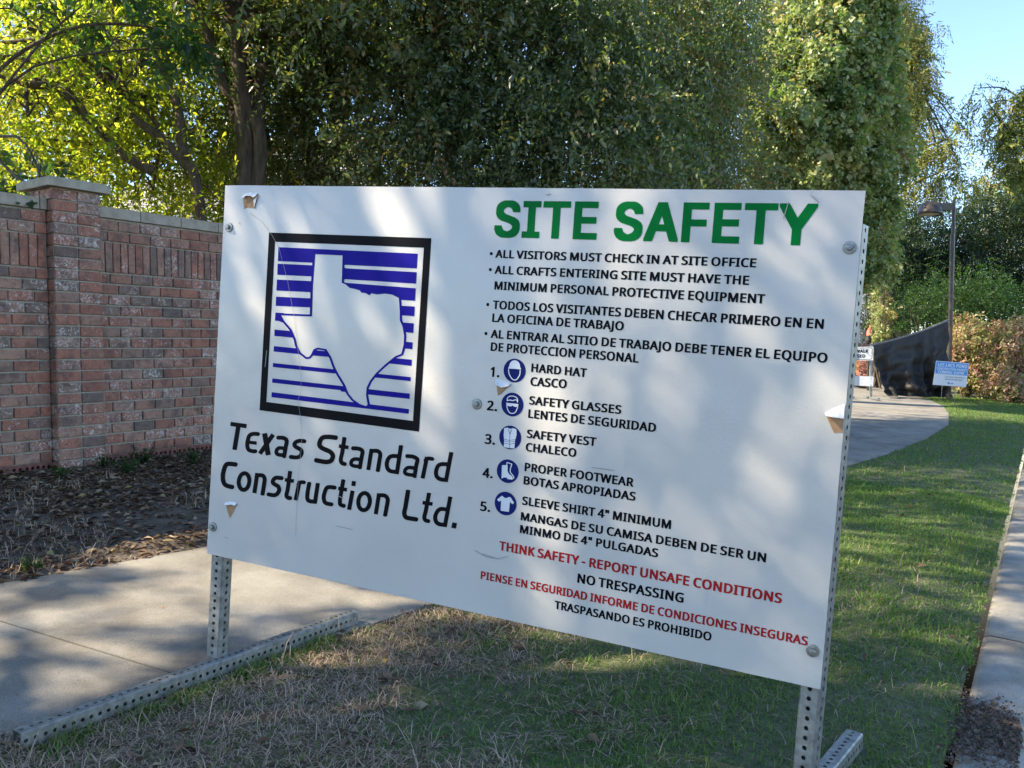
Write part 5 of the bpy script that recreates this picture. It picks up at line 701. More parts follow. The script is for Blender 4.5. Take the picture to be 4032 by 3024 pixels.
def house(x0, x1, y0, y1, ze, zr, roof, label, wins, arch=None):
    gz = float(GZ((x0 + x1) / 2, y0)) - 0.1; h = empty('brick_house', ((x0 + x1) / 2, (y0 + y1) / 2, gz)); tag(h, label, 'house', 'houses behind the trees')
    b = MB(); b.box(x0, x1, y0, y1, gz, ze); b.build('wall', M['housebrick'], h)
    e = 0.5; ym = (y0 + y1) / 2; V = [(x0 - e, y0 - e, ze), (x1 + e, y0 - e, ze), (x1 + e, y1 + e, ze), (x0 - e, y1 + e, ze), (x0 + (ym - y0) * .7, ym, zr), (x1 - (ym - y0) * .7, ym, zr)]
    b = MB(); b.add(V, [(0, 1, 5, 4), (1, 2, 5), (2, 3, 4, 5), (3, 0, 4), (3, 2, 1, 0)]); b.build('roof', roof, h)
    b = MB(); b.box(x0 - e, x1 + e, y0 - e - 0.03, y0 - e, ze - 0.16, ze + 0.02); b.build('fascia', M['trim'], h)
    for (a, c, z0, z1) in wins:
        f = MB(); f.box(a - .07, c + .07, y0 - 0.05, y0 - 0.003, z0 - .07, z1 + .07); wf = f.build('window', M['trim'], h)
        g_ = MB(); nx = 3
        for i in range(nx):
            for j in range(3): g_.box(a + (c - a) * i / nx + .02, a + (c - a) * (i + 1) / nx - .02, y0 - 0.06, y0 - 0.052, z0 + (z1 - z0) * j / 3 + .02, z0 + (z1 - z0) * (j + 1) / 3 - .02)
        g_.build('pane', M['glass'], wf)
    if arch:
        cx, cz, r = arch; f = MB(); n = 18; pts = [(cx + (r + .08) * math.cos(math.pi * i / n), (r + .08) * math.sin(math.pi * i / n) + cz) for i in range(n + 1)] + [(cx - r - .08, cz - 0.75), (cx + r + .08, cz - 0.75)]
        V = [(x, y0 - 0.06, z) for x, z in pts] + [(x, y0 - 0.002, z) for x, z in pts]; k = len(pts)
        f.add(V, [tuple(range(k)), tuple(range(k, 2 * k))[::-1]] + [(i, (i + 1) % k, (i + 1) % k + k, i + k) for i in range(k)]); wf = f.build('arched_window', M['trim'], h)
        g_ = MB(); yy = y0 - 0.07
        for i in range(5):
            a, c = math.pi * (i + .08) / 5, math.pi * (i + .92) / 5; q_ = [(cx + rr * math.cos(t), yy, cz + rr * math.sin(t)) for rr, t in ((.25 * r, a), (r, a), (r, (a + c) / 2), (r, c), (.25 * r, c))]; g_.add(q_, [(0, 1, 2, 3, 4)])
        for i in range(3):
            a = cx - r + 2 * r * i / 3; g_.add([(a + .03, yy, cz - .7), (a + 2 * r / 3 - .03, yy, cz - .7), (a + 2 * r / 3 - .03, yy, cz - .05), (a + .03, yy, cz - .05)], [(0, 1, 2, 3)])
        g_.build('pane', M['glass'], wf)
    return h
wa = at((3405) / 1.8228, 1296 / 1.8228, 48)
house(12.5, 23.0, 48, 58, at(1860, 692, 47.5)[2], 8.2, M['roof_grey'], 'distant brick house with an arched window, seen beyond the barricade', [(14, 15.4, 1.2, 2.2)], (wa[0], wa[2] - 0.05, 0.30))
house(-10.5, -2.5, 21, 29, 4.6, 7.6, M['roof_tile'], 'brick house with a pale tiled roof, glimpsed through the trees above the wall', [(-9.4, -8.2, 1.4, 2.8), (-6.5, -5.2, 1.4, 2.8)])

# ------------------------------------------------------------------ vegetation
def unit(a): return a / np.maximum(np.linalg.norm(a, axis=-1, keepdims=True), 1e-9)
def leaves_mesh(P, D, Nn, Ln, Wd_, rnd, fold=0.25):
    """a folded four-point leaf at every P: D along, Nn normal"""
    n = len(P); S = unit(np.cross(D, Nn)); Ln = Ln[:, None]; Wd_ = Wd_[:, None]
    a = P; b = P + D * Ln * .45 + S * Wd_ + Nn * Wd_ * fold; c = P + D * Ln - Nn * Ln * .12; d = P + D * Ln * .45 - S * Wd_ + Nn * Wd_ * fold
    V = np.stack([a, b, c, d], 1).reshape(-1, 3); i = (np.arange(n) * 4)[:, None]
    F = np.concatenate([i + [0, 1, 2], i + [0, 2, 3]], 1).reshape(-1, 3)
    return V, F, np.repeat(rnd, 4)
def crown(name, parent, lobes, m, leaf, width=0.5, twig=0.35, per=10, droop=0.5, huebias=0.0, seed=1, fold=0.25, clus=14, spread=1.0, shell=0.45, outward=0.0):
    """lobes: (centre, radii, number of leaves); leaves sit on twigs, twigs sit in loose clusters"""
    r = np.random.default_rng(seed); PP = []; DD = []; HH = []; OO = []; ZZ = []
    for c, rad, nl in lobes:
        nt_ = max(1, int(nl / per)); nc = max(3, nt_ // clus)
        u = unit(r.normal(size=(nc, 3))) * (r.uniform(0.25, 1, (nc, 1)) ** shell); cc = np.array(c) + u * np.array(rad)
        k = r.integers(0, nc, nt_); csz = r.uniform(0.5, 1.4, nc)[k][:, None]
        h_c = r.normal(0, 0.2, nc)[k]; zs = r.uniform(.72, 1.3, nc)[k]
        o = cc[k] + r.normal(size=(nt_, 3)) * twig * 0.85 * spread * csz
        out = unit(o - np.array(c)); td = unit(out * 0.6 + r.normal(size=(nt_, 3)) * 0.6 + np.array([0, 0, -droop]))
        s = (np.arange(per) / per)[None, :, None]
        p = o[:, None] + td[:, None] * s * twig + np.array([0, 0, -1.0]) * (s ** 2) * twig * 0.25 * droop
        side = unit(np.cross(td, r.normal(size=(nt_, 3))))[:, None] * np.where(np.arange(per) % 2, 1, -1)[None, :, None]
        d = unit(td[:, None] * 0.55 + side * 0.9 + r.normal(size=(nt_, per, 3)) * 0.3 + np.array([0, 0, -0.35 * droop]))
        OO.append(np.repeat(out, per, 0)); PP.append(p.reshape(-1, 3)); DD.append(d.reshape(-1, 3)); HH.append(np.repeat(h_c, per)); ZZ.append(np.repeat(zs, per))
    P = np.concatenate(PP); D = np.concatenate(DD); H = np.concatenate(HH); n = len(P)
    Nn = unit(r.normal(size=(n, 3)) * (0.75 - .35 * outward) + np.array([0, 0, 0.8 - .5 * outward]) + np.concatenate(OO) * outward); Nn = unit(Nn - D * (Nn * D).sum(1, keepdims=True))
    L_ = leaf * r.uniform(0.6, 1.25, n) * np.concatenate(ZZ); V, F, a = leaves_mesh(P, D, Nn, L_, L_ * width * 0.5, np.clip(r.beta(2.2, 3.2, n) + H + huebias, 0, 1), fold)
    return obj('crown', fastmesh(name + '_crown', V, F, np.full(len(F), 3), a), m, parent)
def limb(b, pts, r0, r1, n=8):
    P = [Vector(p) for p in pts]; Q = []
    for i in range(len(P) - 1):
        p0, p1, p2, p3 = P[max(i - 1, 0)], P[i], P[i + 1], P[min(i + 2, len(P) - 1)]
        for k in range(4):
            t = k / 4; Q.append(0.5 * ((2 * p1) + (-p0 + p2) * t + (2 * p0 - 5 * p1 + 4 * p2 - p3) * t * t + (-p0 + 3 * p1 - 3 * p2 + p3) * t ** 3))
    Q.append(P[-1]); b.tube(Q, [r0 + (r1 - r0) * i / (len(Q) - 1) for i in range(len(Q))], n)
def boughs(b, start, lobes, r0, seed, k=5, kk=3):
    r = random.Random(seed)
    for c, rad, nl in lobes:
        c = Vector(c); s = Vector(start); mid = s.lerp(c, 0.5) + Vector((r.uniform(-.3, .3), r.uniform(-.3, .3), 0.25 * (c - s).length * .5))
        limb(b, [s, mid, c], r0, r0 * .35, 7)
        for i in range(k):
            e = c + Vector((r.gauss(0, .5) * rad[0], r.gauss(0, .5) * rad[1], r.gauss(0, .5) * rad[2])); q_ = mid.lerp(c, r.uniform(.2, 1)); 
            limb(b, [q_, q_.lerp(e, .5) + Vector((0, 0, .15)), e], r0 * .35, r0 * .08, 5)
            for j in range(kk):
                e2 = e + Vector((r.gauss(0, .35) * rad[0], r.gauss(0, .35) * rad[1], r.gauss(0, .3) * rad[2] - .1)); q2 = q_.lerp(e, r.uniform(.4, .9)); b.tube([q2, q2.lerp(e2, .5) + Vector((0, 0, .05)), e2], [r0 * .1, r0 * .07, r0 * .03], 4, False)
def tree(label, base, limbs, lobes, m, leaf, bstart=None, br=0.06, seed=1, group='trees along the wall', name='tree', k=5, kk=3, **kw):
    t = empty(name, (base[0], base[1], float(GZ(base[0], base[1])))); tag(t, label, 'tree', group)
    b = MB()
    for pts, r0, r1 in limbs: limb(b, pts, r0, r1, 10)
    b.build('trunk', M['bark'], t, smooth=True)
    bo = MB(); boughs(bo, bstart or limbs[0][0][-1], lobes, br, seed, k, kk); bo.build('boughs', M['bark'], t, smooth=True)
    crown(name, t, lobes, m, leaf, seed=seed, **kw)
    return t
def L(xd, yd, D, rx, ry, rz, n): return (tuple(at(xd, yd, D)), (rx, ry, rz), n)

# double trunk behind the wall
def A(xd, yd, D): return tuple(at(xd, yd, D))
def base(xd, D): p = at(xd, 600, D); return (p[0], p[1], float(GZ(p[0], p[1])) - 0.05)
D = 9.0
tree('large tree whose rough double trunk rises above the sign\'s top left corner', base(530, D),
     [([base(528, D), A(528, 420, D), A(530, 330, D), A(524, 230, D), A(515, 120, D), A(520, 20, D), A(528, -120, D)], 0.112, 0.07),
      ([base(545, D), A(556, 420, D), A(562, 340, D), A(556, 275, D), A(520, 225, D), A(485, 185, D), A(462, 120, D), A(440, 40, D), A(400, -60, D)], 0.088, 0.045),
      ([A(556, 290, D), A(560, 200, 9.2), A(575, 100, 9.3), A(590, 0, 9.4), A(610, -100, 9.4)], 0.08, 0.04),
      ([A(524, 290, D), A(500, 230, 9.3), A(490, 150, 9.5), A(455, 60, 9.7)], 0.06, 0.03),
      ([A(515, 120, D), A(545, 135, D), A(580, 150, 8.9), A(600, 170, 8.9)], 0.035, 0.015)],
     [L(430, -90, 10.8, 1.8, 1.3, 0.9, 14000), L(700, -80, 9.0, 1.5, 1.4, 1.1, 20000), L(655, 120, 10.3, 0.8, 0.8, 0.8, 7000), L(390, 40, 9.8, 0.5, 0.5, 0.4, 1800), L(470, 320, 10.6, 0.9, .7, 0.7, 7000), L(590, 330, 10.4, 0.7, .7, 0.7, 6000), ((-4.4, 6.5, 6.3), (1.2, 1.2, .8), 4500), ((-3.4, 8.2, 6.3), (1.2, 1.0, .7), 4500), ((-2.4, 10, 7.0), (1.3, 1.0, .7), 4500)],  # last three lobes added above the view to shade the lawn
     M['leaf_elm'], 0.07, A(525, 60, D), 0.05, 3)
# left tree, limbs reaching up to the left edge, leaves lit from behind
D = 8.6
tree('yellow green backlit tree leaning left over the brick wall', base(430, D),
     [([base(455, D), A(430, 430, D), A(395, 350, D), A(350, 300, D), A(290, 255, D), A(240, 205, D), A(180, 160, 8.5), A(110, 120, 8.4)], 0.06, 0.022),
      ([A(200, 262, 8.0), A(170, 240, 8.0), A(120, 190, 7.9), A(60, 182, 7.8), A(0, 160, 7.8), A(-80, 140, 7.8)], 0.045, 0.034),
      ([A(330, 370, 8.3), A(260, 330, 8.2), A(200, 262, 8.0), A(150, 200, 8.0), A(110, 140, 8.1), A(60, 70, 8.2)], 0.052, 0.016),
      ([A(395, 350, D), A(385, 240, 8.8), A(350, 150, 8.9), A(300, 70, 9.0), A(240, -20, 9)], 0.06, 0.025),
      ([A(260, 85, 8.2), A(180, 80, 8.1), A(100, 85, 8.0), A(-20, 95, 8)], 0.035, 0.02)],
     [L(60, 60, 7.6, .55, .4, .22, 1200), L(230, 120, 7.9, .4, .4, .2, 800), L(60, 250, 7.7, .4, .3, .2, 700), L(120, 60, 9.4, 1.3, 1.1, 0.8, 5225), L(120, 300, 9.8, 1.3, 1.0, 0.7, 5225), L(320, 250, 9.9, 1.0, 0.9, 0.9, 4400), L(330, 60, 9.6, 1.0, .9, .8, 3850), L(-100, 180, 9.0, 1.0, 1, 1.2, 3300), L(60, 400, 9.0, 1.2, .9, 0.35, 3850), L(330, 410, 9.0, 0.9, .8, 0.35, 3300), L(200, -80, 9.4, 2.2, 1.4, .7, 6600)],
     M['leaf_yellow'], 0.068, A(260, 200, 8.8), 0.04, 5, k=6)
D = 12
tree('bright yellow leafed tree further back behind the left end of the wall', base(150, 12.5),
     [([base(150, 12.5), A(160, 420, 12.5), A(170, 250, 12.5), A(150, 100, 12.5)], 0.12, 0.05)],
     [L(100, 260, 12.8, 2.2, 1.4, 1.5, 6600), L(400, 230, 13.0, 1.8, 1.4, 1.6, 6050), L(-150, 300, 12, 1.8, 1.4, 1.4, 3300), L(250, 30, 13.5, 2.4, 1.5, 1.0, 5500)],
     M['leaf_yellow'], 0.085, None, 0.05, 8, huebias=.12)
# near overhanging spray of larger green leaves
tree('small leafy tree reaching over the capped pillar', base(-150, 6.9),
     [([base(-150, 6.9), A(-140, 420, 6.9), A(-80, 300, 6.6), A(-20, 330, 6.3), A(40, 385, 6.0), A(95, 410, 5.85)], 0.03, 0.005),
      ([A(-100, 330, 6.7), A(0, 150, 6.9), A(160, 60, 6.9), A(330, 60, 6.9), A(400, 110, 6.8)], 0.02, 0.006)],
     [L(-20, 370, 6.4, 0.42, 0.25, 0.28, 260), L(98, 405, 5.62, 0.06, 0.05, 0.05, 24), L(395, 100, 6.9, 0.24, 0.25, 0.22, 380), L(180, 10, 7.0, 0.6, 0.4, 0.18, 420)],
     M['leaf_shrub'], 0.095, A(-100, 330, 6.7), 0.015, 12, k=3, kk=2, per=8, twig=0.22, width=0.5, clus=3, spread=.5)
# central elms, in shade
D = 10.5
tree('shaded tree with a leaning trunk right of the double trunk', base(690, D),
     [([base(672, D), A(676, 400, D), A(672, 320, D), A(660, 240, D), A(655, 150, D), A(665, 50, D), A(670, -60, D)], 0.10, 0.05),
      ([base(715, 10.2), A(712, 400, 10.2), A(735, 330, 10.2), A(738, 250, 10.2), A(750, 180, 10.2), A(790, 120, 10.2), A(850, 80, 10.1)], 0.125, 0.05),
      ([A(738, 250, 10.2), A(710, 170, 10.2), A(700, 80, 10.3), A(720, -30, 10.3)], 0.07, 0.04),
      ([A(735, 310, 10.2), A(790, 325, 10.0), A(850, 300, 9.9)], 0.035, 0.012)],
     [L(830, -40, 10.0, 1.6, 1.3, 1.0, 16120), L(820, 160, 9.8, 1.1, 0.9, 0.8, 10540), L(900, 300, 9.6, 1.1, .9, 0.75, 10540), L(660, 390, 11.5, 1.0, .8, 0.5, 5580), L(1050, 80, 9.6, 1.2, 1.0, 1.0, 12400), L(760, 380, 10.9, .8, .7, 0.4, 3720)],
     M['leaf_elm'], 0.066, A(750, 120, 10.2), 0.05, 21, clus=26, spread=.9, k=7)
D = 9.6
tree('dense drooping elm filling the view above the middle of the sign', base(1190, 10.6),
     [([base(1190, 10.6), A(1190, 420, 10.6), A(1200, 200, 10.6), A(1180, 0, 10.5), A(1190, -150, 10.5)], 0.16, 0.08),
      ([A(1190, 350, 10.6), A(1120, 240, 10.3), A(1050, 150, 10)], 0.07, 0.03), ([A(1195, 300, 10.6), A(1300, 200, 10.2), A(1420, 140, 10)], 0.07, 0.03)],
     [L(1060, 300, 9.3, 1.2, .9, 0.8, 14260), L(1180, 120, 9.2, 1.3, 1.0, 0.9, 14880), L(1250, 330, 9.0, 1.1, .9, 0.65, 13640), L(1000, -80, 9.6, 2.0, 1.4, .8, 11160), L(1320, -50, 9.4, 1.8, 1.4, 1.0, 13640), L(1120, 420, 10.2, 1.3, .8, 0.5, 7440)],
     M['leaf_elm'], 0.064, A(1190, 60, 10.5), 0.055, 22, droop=.8, clus=26, spread=.9, k=7)
tree('olive green elm between the middle of the sign and the ivy covered tree', base(1510, 12.0),
     [([base(1510, 12), A(1505, 420, 12), A(1500, 200, 12), A(1510, 0, 12)], 0.15, 0.07), ([A(1505, 330, 12), A(1420, 230, 11.8), A(1340, 200, 11.6)], 0.06, 0.02)],
     [L(1390, 180, 10.6, 1.1, 1.0, 1.1, 14500), L(1420, 40, 11.0, 1.0, .9, 1.0, 12500), L(1430, 350, 10.8, .9, .9, 0.7, 12500), L(1480, 260, 11.4, .7, 0.7, 1.0, 10500), L(1490, -60, 11, .8, .8, .6, 6000), L(1560, 400, 12.2, .65, .6, 0.6, 6000), L(1530, 120, 11.6, .5, .6, 1.0, 7500), L(1620, 330, 16.5, 1.0, .8, 1.6, 9000), L(1600, 60, 17, 1.0, .8, 1.8, 9000)],
     M['leaf_elm'], 0.068, A(1500, 120, 12), 0.05, 23, huebias=.14, droop=.7, clus=22, spread=.9, k=6)
# ivy covered tree: curtains of leaves hanging over one another
rI = random.Random(4); IV = []
for (x, y, D_, rad, hh, n) in ((1690, 255, 13.4, .36, .50, 3600), (1720, 175, 13.5, .40, .50, 4200), (1755, 95, 13.7, .45, .50, 4600), (1790, 20, 13.9, .50, .50, 5000), (1740, 300, 13.8, .34, .45, 3200), (1770, 215, 13.6, .36, .55, 3800), (1815, 135, 13.8, .42, .55, 4200), (1850, 60, 14.1, .42, .50, 4200), (1830, -30, 14, .5, .4, 4000),
        (1805, 290, 13.9, .32, .42, 2800), (1840, 215, 14.0, .36, .5, 3200), (1870, 140, 14.4, .32, .5, 2800), (1700, 365, 14.3, .26, .45, 2200), (1745, 395, 14.2, .28, .4, 2300), (1790, 390, 14.6, .38, .45, 3200), (1845, 330, 14.6, .42, .5, 3800), (1880, 250, 14.9, .36, .5, 3000), (1900, 350, 15.0, .36, .45, 3000),
        (1835, 450, 15, .40, .45, 2800), (1895, 430, 15.2, .28, .34, 1500), (1860, 550, 15.4, .34, .42, 2600), (1800, 520, 15.2, .4, .5, 2600), (1900, 185, 15.2, .2, .3, 900), (1885, 30, 14.8, .24, .35, 1500), (1672, 180, 14.2, .26, .4, 2000), (1665, 300, 14.0, .24, .36, 1700), (1680, 420, 14.6, .22, .3, 1400), (1700, 70, 14.3, .3, .4, 2400), (1905, 300, 16.5, .4, .5, 2400), (1885, 470, 16.5, .35, .45, 2000), (1660, 240, 13.1, .16, .2, 700), (1755, 150, 13.1, .2, .3, 1100), (1800, 70, 13.3, .22, .3, 1300), (1735, 245, 13.0, .18, .3, 900), (1652, 130, 14.4, .13, .25, 500), (1648, 230, 14.1, .12, .2, 450), (1640, 350, 14.2, .14, .2, 500), (1668, 10, 14.5, .16, .25, 700), (1925, 90, 15.5, .16, .25, 600), (1935, 215, 15.6, .14, .3, 500), (1932, 330, 15.8, .16, .22, 600), (1700, 470, 14.8, .2, .25, 900), (1915, 560, 16, .16, .3, 600), (1710, 225, 12.6, .12, .25, 500), (1775, 120, 12.8, .14, .2, 600), (1760, 330, 13.0, .13, .3, 600), (1820, 200, 13.2, .15, .3, 700)):
    IV.append((tuple(at(x, y, D_)), (rad * 1.35, rad * 1.35, hh * 1.2), int(n * 1.15)))
tree('tall ivy covered tree lit by the sun, right of the elms', base(1800, 15.2),
     [([base(1800, 15.2), A(1800, 420, 15.2), A(1790, 200, 15.0), A(1790, 0, 14.8), A(1800, -150, 14.8)], 0.22, 0.12)],
     IV, M['leaf_vine'], 0.085, A(1800, 200, 15.0), 0.04, 31, width=.85, twig=.16, droop=1.0, per=5, k=1, kk=0, shell=.06, outward=.35, clus=5, spread=.45)
tree('golden feathery cypress behind the ivy covered tree', base(1930, 21),
     [([base(1920, 21), A(1920, 400, 21), A(1915, 200, 21), A(1900, 0, 21), A(1895, -150, 21)], 0.22, 0.07), ([A(1918, 400, 21), A(1980, 330, 20.5), A(2045, 300, 20.2), A(2070, 270, 20.2)], 0.045, 0.008), ([A(1920, 430, 21), A(2000, 385, 20.4), A(2095, 350, 20)], .04, .008)],
     [L(1900, 150, 14.6, .16, .16, .28, 500), L(1915, 60, 14.8, .2, .2, .2, 500), L(1925, 260, 14.9, .14, .14, .25, 380), L(1925, 110, 20.6, .55, .5, 0.45, 4200), L(1960, 70, 20.6, .4, .4, .25, 2200), L(1975, 130, 20.6, .30, .4, .3, 2000), L(1950, 190, 20.6, .5, .5, 0.35, 3000), L(1975, 225, 20.6, .3, .4, .3, 1500), L(1930, 10, 20.8, .4, .4, .4, 2600), L(1900, -40, 20.8, .7, .6, .5, 3000), L(1940, 270, 20.6, .45, .4, 0.3, 2000), L(1960, 330, 20.3, .4, .4, 0.3, 1500),
      L(2040, 300, 20.2, .40, .3, 0.16, 900), L(2062, 262, 20.2, .16, .16, 0.14, 220), L(2020, 345, 20.2, .35, .3, 0.2, 800), L(2070, 350, 20.0, .30, .2, .12, 420), L(1990, 395, 20.4, .4, .4, 0.25, 1300), L(2045, 390, 20.2, .3, .3, .18, 600)],
     M['leaf_cypress'], 0.12, A(1918, 150, 21), 0.035, 32, width=.26, twig=.38, droop=1.0, per=12, k=3, kk=1, clus=5, spread=.6, huebias=.1, shell=.2)
tree('feathery tree at the right edge with golden tips against the sky', base(2260, 21),
     [([base(2270, 21), A(2270, 400, 21), A(2260, 250, 21), A(2250, 150, 21)], 0.18, 0.06), ([A(2260, 360, 21), A(2205, 310, 20.6), A(2160, 260, 20.4), A(2122, 200, 20.3)], .04, .008), ([A(2262, 420, 21), A(2200, 360, 20.6)], .04, .01)],
     [L(2215, 290, 20.4, .5, .4, .35, 3000), L(2165, 275, 20.3, .3, .25, .18, 900), L(2135, 225, 20.3, .2, .16, .14, 350), L(2118, 190, 20.3, .1, .1, .1, 110), L(2195, 215, 20.5, .25, .2, .15, 600), L(2185, 345, 20.4, .35, .3, .2, 1100), L(2230, 360, 20.4, .4, .4, .3, 1800), L(2260, 230, 20.5, .6, .5, .5, 3000)],
     M['leaf_cypress'], 0.12, A(2255, 260, 21), 0.03, 33, width=.28, twig=.38, droop=.9, per=12, k=3, kk=1, clus=5, spread=.6, shell=.2)
# dark evergreens behind the lamp
def bush(label, lobes, m, leaf, seed, name='shrub', cat='shrub', group='shrubs beyond the lawn', stems=True, **kw):
    c = np.mean([l[0] for l in lobes], axis=0); gz = float(GZ(c[0], c[1])); t = empty(name, (c[0], c[1], gz)); tag(t, label, cat, group)
    b = MB(); rr = random.Random(seed)
    for cc, rad, nl in lobes:
        for i in range(4):
            e = Vector(cc) + Vector((rr.gauss(0, .5) * rad[0], rr.gauss(0, .5) * rad[1], rr.uniform(-.3, .6) * rad[2])); s = Vector((cc[0] + rr.uniform(-.2, .2), cc[1] + rr.uniform(-.2, .2), float(GZ(cc[0], cc[1])) - .03)); b.tube([s, s.lerp(e, .5) + Vector((rr.uniform(-.15, .15), 0, 0)), e], [.03, .02, .006], 5)
    b.build('stems', M['bark'], t); o = crown(name, t, lobes, m, leaf, seed=seed, **kw); o.name = 'foliage'; return t
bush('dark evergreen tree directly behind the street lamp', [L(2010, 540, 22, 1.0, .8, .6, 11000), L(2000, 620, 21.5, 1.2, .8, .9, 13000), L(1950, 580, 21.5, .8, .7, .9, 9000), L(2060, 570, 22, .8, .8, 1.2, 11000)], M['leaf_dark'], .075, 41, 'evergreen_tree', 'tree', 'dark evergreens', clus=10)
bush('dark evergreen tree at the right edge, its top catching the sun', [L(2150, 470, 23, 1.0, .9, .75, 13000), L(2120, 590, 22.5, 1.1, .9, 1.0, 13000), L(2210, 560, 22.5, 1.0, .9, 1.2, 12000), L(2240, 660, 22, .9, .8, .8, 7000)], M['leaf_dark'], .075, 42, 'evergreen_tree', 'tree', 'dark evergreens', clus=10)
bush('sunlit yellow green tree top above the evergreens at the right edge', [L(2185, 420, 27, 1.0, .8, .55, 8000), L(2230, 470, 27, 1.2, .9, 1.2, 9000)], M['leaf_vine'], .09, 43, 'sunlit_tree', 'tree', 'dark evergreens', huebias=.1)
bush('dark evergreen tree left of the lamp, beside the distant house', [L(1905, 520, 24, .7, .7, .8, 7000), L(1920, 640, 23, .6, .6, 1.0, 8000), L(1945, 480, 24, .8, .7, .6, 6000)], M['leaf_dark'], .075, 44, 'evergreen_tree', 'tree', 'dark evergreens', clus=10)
bush('bright ivy clad shrub between the distant house and the black fence', [L(1905, 690, 19.5, .26, .25, .62, 2600), L(1900, 640, 19.6, .22, .2, .35, 1300)], M['leaf_vine'], .06, 45, huebias=.1, twig=.12, spread=.5, per=6)
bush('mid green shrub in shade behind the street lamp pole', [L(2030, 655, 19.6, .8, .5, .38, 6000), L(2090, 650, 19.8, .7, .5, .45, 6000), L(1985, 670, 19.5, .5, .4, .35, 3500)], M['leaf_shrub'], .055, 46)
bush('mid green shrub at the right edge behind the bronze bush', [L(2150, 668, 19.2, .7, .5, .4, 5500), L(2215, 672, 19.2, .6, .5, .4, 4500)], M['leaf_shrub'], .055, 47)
bush('sunlit bush of green and bronze leaves beside the yard sign', [L(2105, 770, 18.3, .62, .55, .62, 8500), L(2090, 730, 18.3, .42, .4, .40, 3500), L(2150, 800, 18.1, .6, .5, .45, 5500)], M['leaf_red'], .075, 48, clus=5, shell=.1, outward=.4, twig=.16, per=6, spread=.6)
bush('reddish bronze bush at the right edge of the lawn', [L(2200, 760, 17.8, .65, .55, .62, 8500), L(2260, 790, 17.6, .7, .5, .6, 5500), L(2190, 830, 17.3, .5, .4, .28, 3500)], M['leaf_red'], .075, 49, huebias=.15, clus=5, shell=.1, outward=.4, twig=.16, per=6, spread=.6)

# trees outside the frame on the left, leaf clumps set along sun rays to shape shade on sign, lawn and walk
rT = np.random.default_rng(23); SV = np.array(sdir)
lo_ = [[], []]
n_t = 0
while n_t < 540:
    gx, gy = rT.uniform(-4.6, 4.6), rT.uniform(0.2, 8.0)
    bright = 0.10
    if -2.3 < gx < -0.45 and 2.1 < gy < 4.3: bright = 0.44
    elif -0.3 <= gx < 3.5 and 1.7 < gy < 3.4: bright = 0.58
    elif -0.6 <= gx < 2.0 and 1.0 < gy <= 1.7: bright = 0.48
    elif gx > 1.2 and gy > 3.2: bright = 0.3
    n_t += 1
    if rT.random() < bright: continue
    p = np.array([gx, gy, 0.3]); k_ = rT.uniform(8.0, 10.5); c_ = p + SV * k_; rad = .09 + .34 * rT.random() ** 1.9
    lo_[0 if gy < 3.6 else 1].append((tuple(c_), (rad, rad, rad * .7), max(16, int(2300 * rad * rad))))
for q_ in range(18):
    p = np.array([rT.uniform(-.6, 3.5), rT.uniform(1.7, 3.4), 0.3]); lo_[0].append((tuple(p + SV * rT.uniform(7.5, 10)), (.6, .6, .4), 170))
for i, (x, y) in enumerate(((-6.6, 1.8), (-7.2, 5.2))):
    z = float(GZ(x, y)); tree(['yard tree behind the wall to the left, outside the view', 'second yard tree behind the wall to the left, further along'][i], (x, y), [([(x, y, z - .05), (x + .1, y, z + 2), (x, y + .1, z + 4.2)], .2, .12)], lo_[i], M['leaf_elm'], .085, (x, y, z + 4), .025, 61 + i, group='yard trees left of the view', k=2, kk=0, clus=12, twig=.25, spread=.6)
for i, (a, b_) in enumerate(((-9, -13), (-2, -14), (5, -13), (12, -12))):  # unseen tree row, added to keep open sky light off the sign
    x, y = a, b_; z = float(GZ(x, y)); 
    tree(['tree across the road, farthest left', 'tree across the road, second from the left', 'tree across the road, third from the left', 'tree across the road, farthest right'][i] + ', added behind the camera, unseen', (x, y), [([(x, y, z), (x, y, z + 2.5)], .2, .15)],
         [((x, y, z + 3.6), (3.2, 2.2, 2.4), 5000)], M['leaf_elm'], 0.30, (x, y, z + 2.4), .1, 80 + i, group='trees across the road', k=3, kk=1)

